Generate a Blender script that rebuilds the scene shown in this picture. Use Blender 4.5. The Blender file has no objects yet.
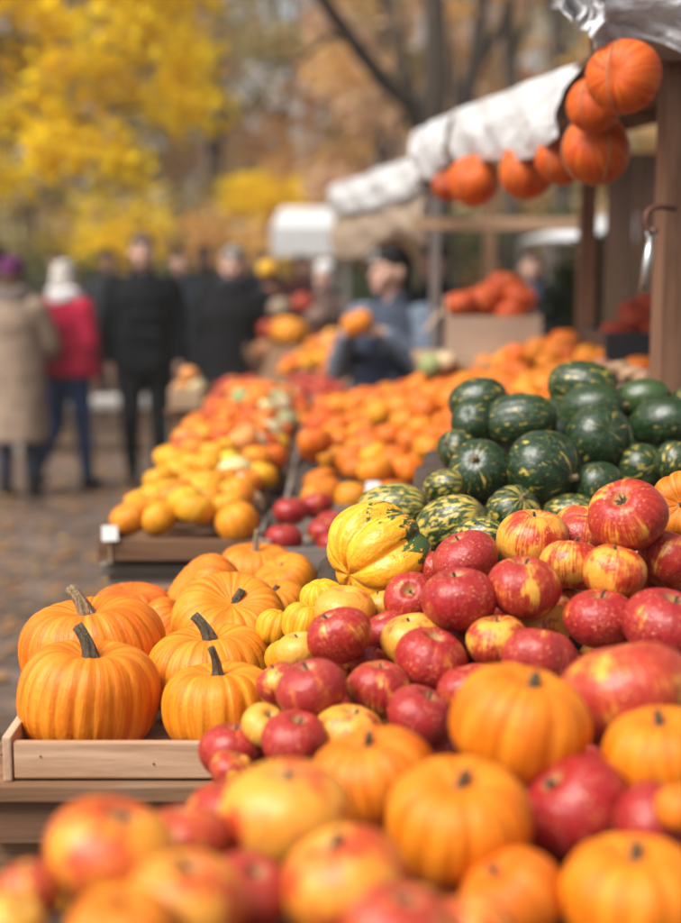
import bpy, bmesh, math, random
import numpy as np
from mathutils import Vector, Matrix, Euler, Quaternion
PI = math.pi
rnd = random.Random(11)
SC = bpy.context.scene
COL = SC.collection

# ------------------------------------------------------------------ camera model
FPX, CX, CY = 1419.0, 340.5, 461.5
PITCH = math.atan((CY - 258.0) / FPX)
CAMZ = 1.65
CAM = Vector((0, 0, CAMZ))
FW = Vector((0, math.cos(PITCH), -math.sin(PITCH)))
UP = Vector((0, math.sin(PITCH), math.cos(PITCH)))
RT = Vector((1, 0, 0))
def P(px, py, d):
    return CAM + d * (FW + (px - CX) / FPX * RT + (CY - py) / FPX * UP)
def proj(p):
    q = Vector(p) - CAM
    d = q.dot(FW)
    return CX + FPX * q.dot(RT) / d, CY - FPX * q.dot(UP) / d, d

# ------------------------------------------------------------------ object helpers
def link(o, parent=None):
    COL.objects.link(o)
    if parent is not None:
        o.parent = parent
    return o
def tag(o, label, cat, group=None):
    o['label'] = label
    o['category'] = cat
    if group:
        o['group'] = group
    return o
def empty(name, loc, label, cat, group=None, rz=0):
    o = bpy.data.objects.new(name, None)
    o.empty_display_size = 0.05
    o.location = loc
    o.rotation_euler = (0, 0, rz)
    link(o)
    return tag(o, label, cat, group)
def mesh_np(name, verts, faces, smooth=True):
    me = bpy.data.meshes.new(name)
    me.from_pydata([tuple(v) for v in verts], [], [tuple(f) for f in faces])
    if smooth:
        me.polygons.foreach_set('use_smooth', [True] * len(me.polygons))
    me.update()
    return me
def obj(name, me, mat, parent=None, loc=None):
    o = bpy.data.objects.new(name, me)
    if mat is not None:
        if len(me.materials) == 0:
            me.materials.append(mat)
        else:
            o.material_slots[0].link = 'OBJECT'
            o.material_slots[0].material = mat
    if loc is not None:
        o.location = loc
    return link(o, parent)
def bm_obj(name, bm, mat, parent=None, smooth=False):
    me = bpy.data.meshes.new(name)
    bm.normal_update()
    bm.to_mesh(me)
    bm.free()
    if smooth:
        me.polygons.foreach_set('use_smooth', [True] * len(me.polygons))
    return obj(name, me, mat, parent)
def add_box(bm, c, s, rot=None, bev=0.003):
    """axis box centre c, size s, rot = Matrix 3x3"""
    t = bmesh.new()
    bmesh.ops.create_cube(t, size=1.0)
    bmesh.ops.scale(t, vec=Vector(s), verts=t.verts)
    if bev:
        bmesh.ops.bevel(t, geom=list(t.edges), offset=min(bev, min(s) * 0.3), segments=2, affect='EDGES', profile=0.6)
    if rot is not None:
        bmesh.ops.rotate(t, cent=(0, 0, 0), matrix=rot, verts=t.verts)
    bmesh.ops.translate(t, vec=Vector(c), verts=t.verts)
    me = bpy.data.meshes.new('tmp')
    t.to_mesh(me)
    t.free()
    bm.from_mesh(me)
    bpy.data.meshes.remove(me)
def board(name, c, s, mat, parent=None, rot=None, bev=0.003):
    """plank whose object origin is its own centre, so that its grain differs from plank to plank"""
    bm = bmesh.new()
    add_box(bm, (0, 0, 0), s, None, bev)
    o = bm_obj(name, bm, mat, parent)
    o.location = Vector(c)
    if rot is not None:
        o.rotation_euler = rot
    return o
def tube_np(pts, radii, n=10, cap=True, ridge=0, ridge_k=0.0):
    pts = [Vector(p) for p in pts]
    V, F = [], []
    ref = Vector((0.13, 0.97, 0.21))
    prev = None
    for i, p in enumerate(pts):
        a = pts[max(i - 1, 0)]
        b = pts[min(i + 1, len(pts) - 1)]
        t = (b - a).normalized()
        if prev is None:
            u = t.cross(ref)
            if u.length < 1e-3:
                u = t.cross(Vector((1, 0, 0)))
            u.normalize()
        else:
            u = (prev - t * prev.dot(t)).normalized()
        prev = u
        w = t.cross(u)
        for k in range(n):
            an = 2 * PI * k / n
            r = radii[i] * (1 + ridge_k * math.cos(ridge * an)) if ridge else radii[i]
            V.append(p + (u * math.cos(an) + w * math.sin(an)) * r)
    m = len(pts)
    for i in range(m - 1):
        for k in range(n):
            a = i * n + k
            b = i * n + (k + 1) % n
            F.append((a, b, b + n, a + n))
    if cap:
        F.append(tuple(range(n - 1, -1, -1)))
        F.append(tuple((m - 1) * n + k for k in range(n)))
    return V, F
def merge(parts):
    V, F = [], []
    for v, f in parts:
        o = len(V)
        V += list(v)
        F += [tuple(i + o for i in q) for q in f]
    return V, F
def tubes(name, specs, mat, parent=None, n=8):
    V, F = merge([tube_np(p, r, n) for p, r in specs])
    return obj(name, mesh_np(name, V, F), mat, parent)
def pathr(a, b, r0, r1=None):
    return ([a, b], [r0, r1 if r1 is not None else r0])

# ------------------------------------------------------------------ materials
class G:
    def __init__(s, name):
        s.m = bpy.data.materials.new(name)
        s.m.use_nodes = True
        s.t = s.m.node_tree
        s.t.nodes.clear()
        s.out = s.t.nodes.new('ShaderNodeOutputMaterial')
    def n(s, typ, out=0, props=None, **inp):
        nd = s.t.nodes.new(typ)
        for k, v in (props or {}).items():
            setattr(nd, k, v)
        for k, v in inp.items():
            key = int(k[1:]) if k[0] == 'i' and k[1:].isdigit() else k.replace('_', ' ')
            s.put(nd.inputs[key], v)
        return nd.outputs[out] if out is not None else nd
    def put(s, sock, v):
        if isinstance(v, bpy.types.NodeSocket):
            s.t.links.new(v, sock)
        else:
            if sock.type == 'RGBA' and len(v) == 3:
                v = (*v, 1)
            sock.default_value = v
    def math(s, op, a, b=0.0, c=None, clamp=False):
        nd = s.t.nodes.new('ShaderNodeMath')
        nd.operation = op
        nd.use_clamp = clamp
        s.put(nd.inputs[0], a)
        s.put(nd.inputs[1], b)
        if c is not None:
            s.put(nd.inputs[2], c)
        return nd.outputs[0]
    def vmath(s, op, a, b=(0, 0, 0), scale=None):
        nd = s.t.nodes.new('ShaderNodeVectorMath')
        nd.operation = op
        s.put(nd.inputs[0], a)
        if op != 'NORMALIZE' and op != 'SCALE':
            s.put(nd.inputs[1], b)
        if scale is not None:
            s.put(nd.inputs['Scale'], scale)
        return nd.outputs[0]
    def mix(s, f, a, b, blend='MIX'):
        nd = s.t.nodes.new('ShaderNodeMix')
        nd.data_type = 'RGBA'
        nd.blend_type = blend
        s.put(nd.inputs[0], f)
        s.put(nd.inputs[6], a)
        s.put(nd.inputs[7], b)
        return nd.outputs[2]
    def ramp(s, f, stops, interp='LINEAR'):
        nd = s.t.nodes.new('ShaderNodeValToRGB')
        cr = nd.color_ramp
        cr.interpolation = interp
        while len(cr.elements) < len(stops):
            cr.elements.new(0.5)
        for e, (p, c) in zip(cr.elements, stops):
            e.position = p
            e.color = (*c, 1) if not isinstance(c, (int, float)) else (c, c, c, 1)
        s.put(nd.inputs[0], f)
        return nd.outputs[0]
    def noise(s, vec, scale, detail=3.0, rough=0.55, dist=0.0, col=False):
        return s.n('ShaderNodeTexNoise', 1 if col else 0, Vector=vec, Scale=scale, Detail=detail, Roughness=rough, Distortion=dist)
    def smooth(s, x, a, b):
        nd = s.t.nodes.new('ShaderNodeMapRange')
        nd.interpolation_type = 'SMOOTHSTEP'
        s.put(nd.inputs[0], x)
        s.put(nd.inputs[1], a)
        s.put(nd.inputs[2], b)
        return nd.outputs[0]
    def bump(s, h, strength=0.3, dist=0.01, normal=None):
        nd = s.t.nodes.new('ShaderNodeBump')
        s.put(nd.inputs['Height'], h)
        nd.inputs['Strength'].default_value = strength
        nd.inputs['Distance'].default_value = dist
        if normal is not None:
            s.put(nd.inputs['Normal'], normal)
        return nd.outputs[0]
    def bsdf(s, color, rough=0.5, normal=None, **kw):
        nd = s.t.nodes.new('ShaderNodeBsdfPrincipled')
        s.put(nd.inputs['Base Color'], color)
        s.put(nd.inputs['Roughness'], rough)
        if normal is not None:
            s.put(nd.inputs['Normal'], normal)
        for k, v in kw.items():
            s.put(nd.inputs[k.replace('_', ' ')], v)
        return nd.outputs[0]
    def done(s, shader):
        s.t.links.new(shader, s.out.inputs['Surface'])
        return s.m
    # coordinates
    def objco(s):
        return s.n('ShaderNodeTexCoord', 3)
    def seed(s, k=37.0):
        return s.math('MULTIPLY', s.n('ShaderNodeObjectInfo', 'Random'), k)
    def ocolor(s):
        return s.n('ShaderNodeObjectInfo', 'Color')
    def meridian(s, k=3.0, kz=0.35):
        """coordinates that change fast around the stem axis and slowly along it: streaks run pole to pole"""
        co = s.objco()
        sp = s.n('ShaderNodeSeparateXYZ', None, Vector=co)
        flat = s.n('ShaderNodeCombineXYZ', 0, X=sp.outputs[0], Y=sp.outputs[1], Z=0.0)
        nv = s.vmath('SCALE', s.vmath('NORMALIZE', flat), scale=k)
        zz = s.math('ADD', s.math('MULTIPLY', sp.outputs[2], kz), s.seed())
        z = s.n('ShaderNodeCombineXYZ', 0, X=0.0, Y=0.0, Z=zz)
        return s.vmath('ADD', nv, z), sp

def m_pumpkin():
    g = G('pumpkin_skin')
    base = g.ocolor()
    co = g.objco()
    mer, sp = g.meridian(5.0, 0.5)
    mer2, _ = g.meridian(16.0, 0.9)
    off = g.vmath('ADD', co, g.n('ShaderNodeCombineXYZ', 0, X=g.seed(53.0), Y=0.0, Z=0.0))
    streak = g.noise(mer, 1.6, 4, 0.6)
    fine = g.noise(mer2, 2.2, 3, 0.6)
    blot = g.noise(off, 1.5, 4, 0.6)
    hsv1 = g.n('ShaderNodeHueSaturation', 0, Hue=0.509, Saturation=0.99, Value=1.10, Color=base)
    hsv2 = g.n('ShaderNodeHueSaturation', 0, Hue=0.491, Saturation=1.03, Value=0.82, Color=base)
    c = g.mix(g.smooth(streak, 0.35, 0.66), hsv2, hsv1)
    c = g.mix(g.math('MULTIPLY', g.smooth(fine, 0.5, 0.72), 0.35), c, hsv1)
    c = g.mix(g.math('MULTIPLY', g.smooth(blot, 0.5, 0.72), 0.55), c, hsv2)
    # scuffs and tiny pale pores
    vor = g.n('ShaderNodeTexVoronoi', 0, Vector=off, Scale=26.0, Randomness=1.0)
    pore = g.math('MULTIPLY', g.math('LESS_THAN', vor, 0.09), g.math('GREATER_THAN', g.noise(off, 5, 2), 0.52))
    c = g.mix(g.math('MULTIPLY', pore, 0.5), c, (0.75, 0.42, 0.16))
    scuff = g.smooth(g.noise(off, 6.0, 6, 0.78, 0.8), 0.62, 0.75)
    c = g.mix(g.math('MULTIPLY', scuff, 0.45), c, (0.42, 0.26, 0.12))
    h = g.math('ADD', g.math('MULTIPLY', fine, 0.5), g.math('MULTIPLY', g.noise(off, 14.0, 3), 0.35))
    rough = g.math('ADD', 0.34, g.math('MULTIPLY', blot, 0.22))
    return g.done(g.bsdf(c, rough, g.bump(h, 0.22, 0.03), Specular_IOR_Level=0.30, Subsurface_Weight=0.08, Subsurface_Radius=(1.0, 0.4, 0.12), Subsurface_Scale=0.012))
def m_apple():
    """object colour: R = share of yellow, G = how orange the red is, B = bloom (pink dullness)"""
    g = G('apple_skin')
    oc = g.n('ShaderNodeSeparateColor', None, Color=g.ocolor())
    co = g.objco()
    mer, sp = g.meridian(2.2, 0.55)
    mer2, _ = g.meridian(9.0, 0.7)
    mer3, _ = g.meridian(26.0, 1.2)
    off = g.vmath('ADD', co, g.n('ShaderNodeCombineXYZ', 0, X=g.seed(53.0), Y=g.seed(91.0), Z=0.0))
    big = g.noise(off, 1.25, 3, 0.55, 0.3)
    patch = g.noise(mer, 1.1, 3, 0.6, 0.4)
    st = g.noise(mer2, 1.8, 4, 0.65)
    fine = g.noise(mer3, 1.8, 3, 0.65)
    v = g.math('ADD', g.math('MULTIPLY', big, 0.70), g.math('MULTIPLY', patch, 0.30))
    v = g.math('ADD', v, g.math('MULTIPLY', g.math('SUBTRACT', st, 0.5), 0.30))
    v = g.math('ADD', v, g.math('MULTIPLY', g.math('SUBTRACT', fine, 0.5), 0.16))
    v = g.math('ADD', v, g.math('MULTIPLY', g.math('SUBTRACT', oc.outputs[0], 0.5), 0.44))
    ym = g.smooth(v, 0.525, 0.61)
    om = g.smooth(v, 0.45, 0.60)
    red = g.mix(oc.outputs[1], (0.30, 0.006, 0.012), (0.56, 0.042, 0.008))
    red = g.mix(g.smooth(st, 0.38, 0.68), red, g.mix(oc.outputs[1], (0.44, 0.018, 0.018), (0.66, 0.11, 0.014)))
    red = g.mix(g.math('MULTIPLY', g.smooth(fine, 0.52, 0.75), 0.3), red, (0.58, 0.09, 0.06))
    red = g.mix(g.math('MULTIPLY', oc.outputs[2], 0.3), red, (0.44, 0.085, 0.075))
    org = g.mix(0.5, red, (0.82, 0.23, 0.03))
    yel = g.mix(oc.outputs[1], g.mix(g.smooth(fine, 0.35, 0.7), (0.80, 0.38, 0.035), (0.84, 0.50, 0.10)), g.mix(g.smooth(fine, 0.35, 0.7), (0.80, 0.27, 0.018), (0.84, 0.37, 0.04)))
    c = g.mix(om, red, org)
    c = g.mix(ym, c, yel)
    vor = g.n('ShaderNodeTexVoronoi', 0, Vector=off, Scale=8.0, Randomness=1.0)
    vor2 = g.n('ShaderNodeTexVoronoi', 0, Vector=g.vmath('ADD', off, (7, 3, 1)), Scale=14.0, Randomness=1.0)
    dots = g.math('SUBTRACT', 1.0, g.smooth(vor, 0.17, 0.30))
    dots2 = g.math('MULTIPLY', g.math('SUBTRACT', 1.0, g.smooth(vor2, 0.17, 0.32)), 0.6)
    d = g.math('MULTIPLY', g.math('MAXIMUM', dots, dots2), g.smooth(g.noise(off, 2.2, 3), 0.36, 0.60))
    c = g.mix(g.math('MULTIPLY', d, 0.50), c, (0.82, 0.42, 0.20))
    # russet in the stem basin
    rr = g.math('SQRT', g.math('ADD', g.math('MULTIPLY', sp.outputs[0], sp.outputs[0]), g.math('MULTIPLY', sp.outputs[1], sp.outputs[1])))
    bas = g.math('MULTIPLY', g.math('SUBTRACT', 1.0, g.smooth(g.math('ADD', rr, g.math('MULTIPLY', g.math('SUBTRACT', st, 0.5), 0.25)), 0.10, 0.30)), 0.75)
    c = g.mix(bas, c, (0.50, 0.33, 0.12))
    scuff = g.smooth(g.noise(off, 5.0, 6, 0.75, 0.5), 0.63, 0.74)
    c = g.mix(g.math('MULTIPLY', scuff, 0.5), c, (0.28, 0.13, 0.06))
    c = g.mix(1.0, c, (0.86, 0.85, 0.85), 'MULTIPLY')
    h = g.math('ADD', g.math('MULTIPLY', g.noise(off, 5.0, 3), 0.8), g.math('MULTIPLY', fine, 0.15))
    rough = g.math('ADD', 0.20, g.math('MULTIPLY', g.noise(off, 3.0, 4), 0.24))
    return g.done(g.bsdf(c, rough, g.bump(h, 0.16, 0.03), Specular_IOR_Level=0.38, Subsurface_Weight=0.06, Subsurface_Radius=(1.0, 0.35, 0.15), Subsurface_Scale=0.01))
def m_green():
    """object colour: R = amount of yellow dashes, G = paler green"""
    g = G('green_squash_skin')
    oc = g.n('ShaderNodeSeparateColor', None, Color=g.ocolor())
    co = g.objco()
    mer, sp = g.meridian(4.2, 1.7)
    mer2, _ = g.meridian(9.0, 4.5)
    off = g.vmath('ADD', co, g.n('ShaderNodeCombineXYZ', 0, X=g.seed(53.0), Y=g.seed(91.0), Z=0.0))
    base = g.mix(g.smooth(g.noise(mer2, 0.8, 3), 0.35, 0.7), (0.006, 0.020, 0.007), (0.015, 0.045, 0.012))
    base = g.mix(g.math('MULTIPLY', oc.outputs[1], 0.7), base, (0.07, 0.12, 0.03))
    band = g.noise(mer, 1.5, 4, 0.6, 0.3)
    v = g.math('ADD', band, g.math('MULTIPLY', oc.outputs[0], 0.33))
    st = g.smooth(v, 0.665, 0.73)
    dash = g.smooth(g.math('ADD', g.noise(mer2, 1.9, 3, 0.7), g.math('MULTIPLY', oc.outputs[0], 0.08)), 0.63, 0.69)
    c = g.mix(st, base, (0.50, 0.36, 0.06))
    c = g.mix(g.math('MULTIPLY', dash, 0.6), c, (0.42, 0.38, 0.11))
    vor = g.n('ShaderNodeTexVoronoi', 0, Vector=off, Scale=9.0)
    c = g.mix(g.math('MULTIPLY', g.math('LESS_THAN', vor, 0.15), 0.5), c, (0.40, 0.40, 0.16))
    dust = g.smooth(g.noise(off, 2.5, 5, 0.7), 0.52, 0.75)
    c = g.mix(g.math('MULTIPLY', dust, 0.05), c, (0.30, 0.31, 0.25))
    h = g.math('ADD', g.noise(off, 4.0, 4, 0.6), g.math('MULTIPLY', st, 0.2))
    rough = g.math('ADD', 0.20, g.math('MULTIPLY', g.noise(off, 4.0, 4), 0.25))
    return g.done(g.bsdf(c, rough, g.bump(h, 0.10, 0.04), Specular_IOR_Level=0.5))
def m_turban():
    g = G('striped_squash_skin')
    co = g.objco()
    mer, sp = g.meridian(2.3, 1.3)
    mer2, _ = g.meridian(9.0, 2.2)
    off = g.vmath('ADD', co, (3.3, 1.2, 0))
    yel = g.mix(g.smooth(g.noise(mer2, 1.5, 3), 0.35, 0.7), (0.80, 0.30, 0.010), (0.84, 0.44, 0.025))
    up = g.math('ADD', g.math('MULTIPLY', sp.outputs[2], 0.26), 0.02)
    v = g.math('ADD', g.noise(mer, 1.6, 5, 0.7, 0.5), g.math('ADD', up, g.math('MULTIPLY', g.noise(mer2, 1.2, 3), 0.2)))
    v = g.math('ADD', v, g.math('MULTIPLY', g.math('SUBTRACT', g.noise(off, 2.2, 4, 0.65, 0.6), 0.5), 0.45))
    st = g.smooth(v, 0.675, 0.73)
    c = g.mix(st, yel, (0.045, 0.085, 0.02))
    vor = g.n('ShaderNodeTexVoronoi', 0, Vector=off, Scale=11.0)
    c = g.mix(g.math('MULTIPLY', g.math('LESS_THAN', vor, 0.13), 0.7), c, (0.75, 0.48, 0.08))
    h = g.noise(off, 6.0, 3)
    return g.done(g.bsdf(c, 0.38, g.bump(h, 0.15, 0.04), Specular_IOR_Level=0.45))
def m_stem(name, a, b):
    g = G(name)
    co = g.objco()
    st = g.noise(g.vmath('MULTIPLY', co, (22, 22, 4)), 1.6, 4, 0.65)
    c = g.mix(g.smooth(st, 0.35, 0.65), a, b)
    return g.done(g.bsdf(c, 0.75, g.bump(st, 0.6, 0.04)))
def m_wood(name, dark, light, axis='x', scale=1.0, worn=0.35, rough=0.75):
    g = G(name)
    co = g.objco()
    k = {'x': (1.6, 22, 22), 'y': (22, 1.6, 22), 'z': (22, 22, 1.6)}[axis]
    off = g.vmath('ADD', g.vmath('MULTIPLY', co, tuple(a * scale for a in k)), g.n('ShaderNodeCombineXYZ', 0, X=g.seed(40), Y=g.seed(70), Z=g.seed(20)))
    grain = g.noise(off, 1.0, 6, 0.65, 0.8)
    fine = g.noise(g.vmath('SCALE', off, scale=4.0), 1.0, 3, 0.6)
    blot = g.noise(co, 5.0, 4, 0.6)
    c = g.mix(g.smooth(grain, 0.33, 0.68), dark, light)
    c = g.mix(g.math('MULTIPLY', g.smooth(fine, 0.55, 0.75), 0.35), c, tuple(x * 0.45 for x in dark))
    c = g.mix(g.math('MULTIPLY', g.smooth(blot, 0.5, 0.75), worn), c, (0.20, 0.15, 0.11))
    vor = g.n('ShaderNodeTexVoronoi', 0, Vector=co, Scale=11.0)
    c = g.mix(g.math('MULTIPLY', g.math('LESS_THAN', vor, 0.06), 0.85), c, (0.05, 0.03, 0.02))
    h = g.math('ADD', g.math('MULTIPLY', grain, 0.6), g.math('MULTIPLY', fine, 0.4))
    return g.done(g.bsdf(c, rough, g.bump(h, 0.35, 0.006)))
def m_plain(name, col, rough=0.6, var=0.25, scale=12.0, bump=0.15, metallic=0.0, bscale=40.0, **kw):
    g = G(name)
    co = g.objco()
    nz = g.noise(co, scale, 4, 0.6)
    c = g.mix(g.smooth(nz, 0.3, 0.7), tuple(x * (1 - var) for x in col), tuple(min(1, x * (1 + var)) for x in col))
    return g.done(g.bsdf(c, rough, g.bump(g.noise(co, bscale, 3), bump, 0.01), Metallic=metallic, **kw))
def m_fabric():
    g = G('clothing_fabric')
    co = g.objco()
    base = g.ocolor()
    nz = g.noise(co, 7.0, 4, 0.6)
    dk = g.n('ShaderNodeHueSaturation', 0, Value=0.72, Color=base)
    lt = g.n('ShaderNodeHueSaturation', 0, Value=1.18, Color=base)
    c = g.mix(g.smooth(nz, 0.3, 0.7), dk, lt)
    h = g.math('ADD', g.noise(co, 9.0, 3), g.math('MULTIPLY', g.noise(co, 160.0, 2), 0.2))
    return g.done(g.bsdf(c, 0.85, g.bump(h, 0.5, 0.03), Specular_IOR_Level=0.2))
def m_leaf(name, cols, trans=0.35):
    g = G(name)
    r = g.n('ShaderNodeNewGeometry', 'Random Per Island')
    n = len(cols)
    c = g.ramp(r, [(i / max(n - 1, 1), cc) for i, cc in enumerate(cols)])
    d = g.n('ShaderNodeBsdfDiffuse', 0, Color=c)
    t = g.n('ShaderNodeBsdfTranslucent', 0, Color=c)
    return g.done(g.n('ShaderNodeMixShader', 0, i0=trans, i1=d, i2=t))
def m_plastic():
    g = G('clear_plastic_sheet')
    co = g.objco()
    cr = g.noise(g.vmath('MULTIPLY', co, (3, 2, 6)), 3.0, 5, 0.65, 1.2)
    cr2 = g.noise(co, 22.0, 3, 0.6, 1.0)
    h = g.math('ADD', cr, g.math('MULTIPLY', cr2, 0.3))
    nrm = g.bump(h, 0.8, 0.05)
    milky = g.smooth(cr, 0.40, 0.66)
    b = g.bsdf((0.90, 0.91, 0.92), 0.16, nrm, Specular_IOR_Level=0.6)
    tl = g.n('ShaderNodeBsdfTranslucent', 0, Color=(0.8, 0.82, 0.85, 1))
    tr = g.n('ShaderNodeBsdfTransparent', 0, Color=(0.93, 0.93, 0.94, 1))
    w = g.n('ShaderNodeMixShader', 0, i0=0.42, i1=b, i2=tl)
    return g.done(g.n('ShaderNodeMixShader', 0, i0=g.math('ADD', 0.22, g.math('MULTIPLY', milky, 0.66)), i1=tr, i2=w))
def m_tarp(name, col):
    g = G(name)
    co = g.objco()
    cr = g.noise(g.vmath('MULTIPLY', co, (3, 1.4, 6)), 2.6, 5, 0.65, 1.0)
    nrm = g.bump(g.math('ADD', cr, g.math('MULTIPLY', g.noise(co, 20, 3, 0.6, 1.0), 0.2)), 0.45, 0.05)
    c = g.mix(g.smooth(cr, 0.35, 0.65), tuple(x * 0.86 for x in col), col)
    b = g.bsdf(c, 0.22, nrm, Specular_IOR_Level=0.5)
    tl = g.n('ShaderNodeBsdfTranslucent', 0, Color=(*col, 1))
    return g.done(g.n('ShaderNodeMixShader', 0, i0=0.28, i1=b, i2=tl))
def m_ground():
    g = G('brick_paving')
    co = g.n('ShaderNodeTexCoord', 3)
    rot = g.n('ShaderNodeMapping', 0, Vector=co, Rotation=(0, 0, 0.35), Scale=(1, 1, 1))
    warp = g.vmath('ADD', rot, g.vmath('SCALE', g.noise(co, 6.0, 2, col=True), scale=0.03))
    br = g.n('ShaderNodeTexBrick', None, Vector=warp, Scale=1.0, Color1=(0.060, 0.034, 0.023, 1), Color2=(0.17, 0.112, 0.083, 1), Mortar=(0.05, 0.04, 0.034, 1))
    br.inputs['Brick Width'].default_value = 0.30
    br.inputs['Row Height'].default_value = 0.16
    br.inputs['Mortar Size'].default_value = 0.016
    br.inputs['Mortar Smooth'].default_value = 0.3
    c = br.outputs[0]
    c = g.mix(g.math('MULTIPLY', g.smooth(g.noise(co, 0.9, 5, 0.65), 0.42, 0.68), 0.65), c, (0.085, 0.062, 0.050))
    c = g.mix(g.math('MULTIPLY', g.smooth(g.noise(co, 30.0, 4), 0.4, 0.7), 0.3), c, (0.15, 0.10, 0.075))
    wet = g.smooth(g.noise(co, 0.6, 4, 0.6), 0.45, 0.62)
    rough = g.math('SUBTRACT', 0.75, g.math('MULTIPLY', wet, 0.4))
    h = g.math('ADD', g.math('MULTIPLY', br.outputs[1], -1.0), g.math('MULTIPLY', g.noise(co, 25, 4), 0.4))
    return g.done(g.bsdf(c, rough, g.bump(h, 0.6, 0.02)))
def m_hill():
    g = G('leaf_litter')
    co = g.n('ShaderNodeTexCoord', 3)
    a = g.noise(co, 0.6, 6, 0.7)
    b = g.noise(co, 3.0, 5, 0.7)
    c = g.ramp(a, [(0.30, (0.20, 0.17, 0.10)), (0.45, (0.34, 0.25, 0.13)), (0.58, (0.48, 0.33, 0.15)), (0.72, (0.27, 0.25, 0.13))])
    c = g.mix(g.math('MULTIPLY', g.smooth(b, 0.5, 0.7), 0.5), c, (0.58, 0.38, 0.16))
    return g.done(g.bsdf(c, 0.95, g.bump(b, 0.8, 0.3)))

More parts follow.
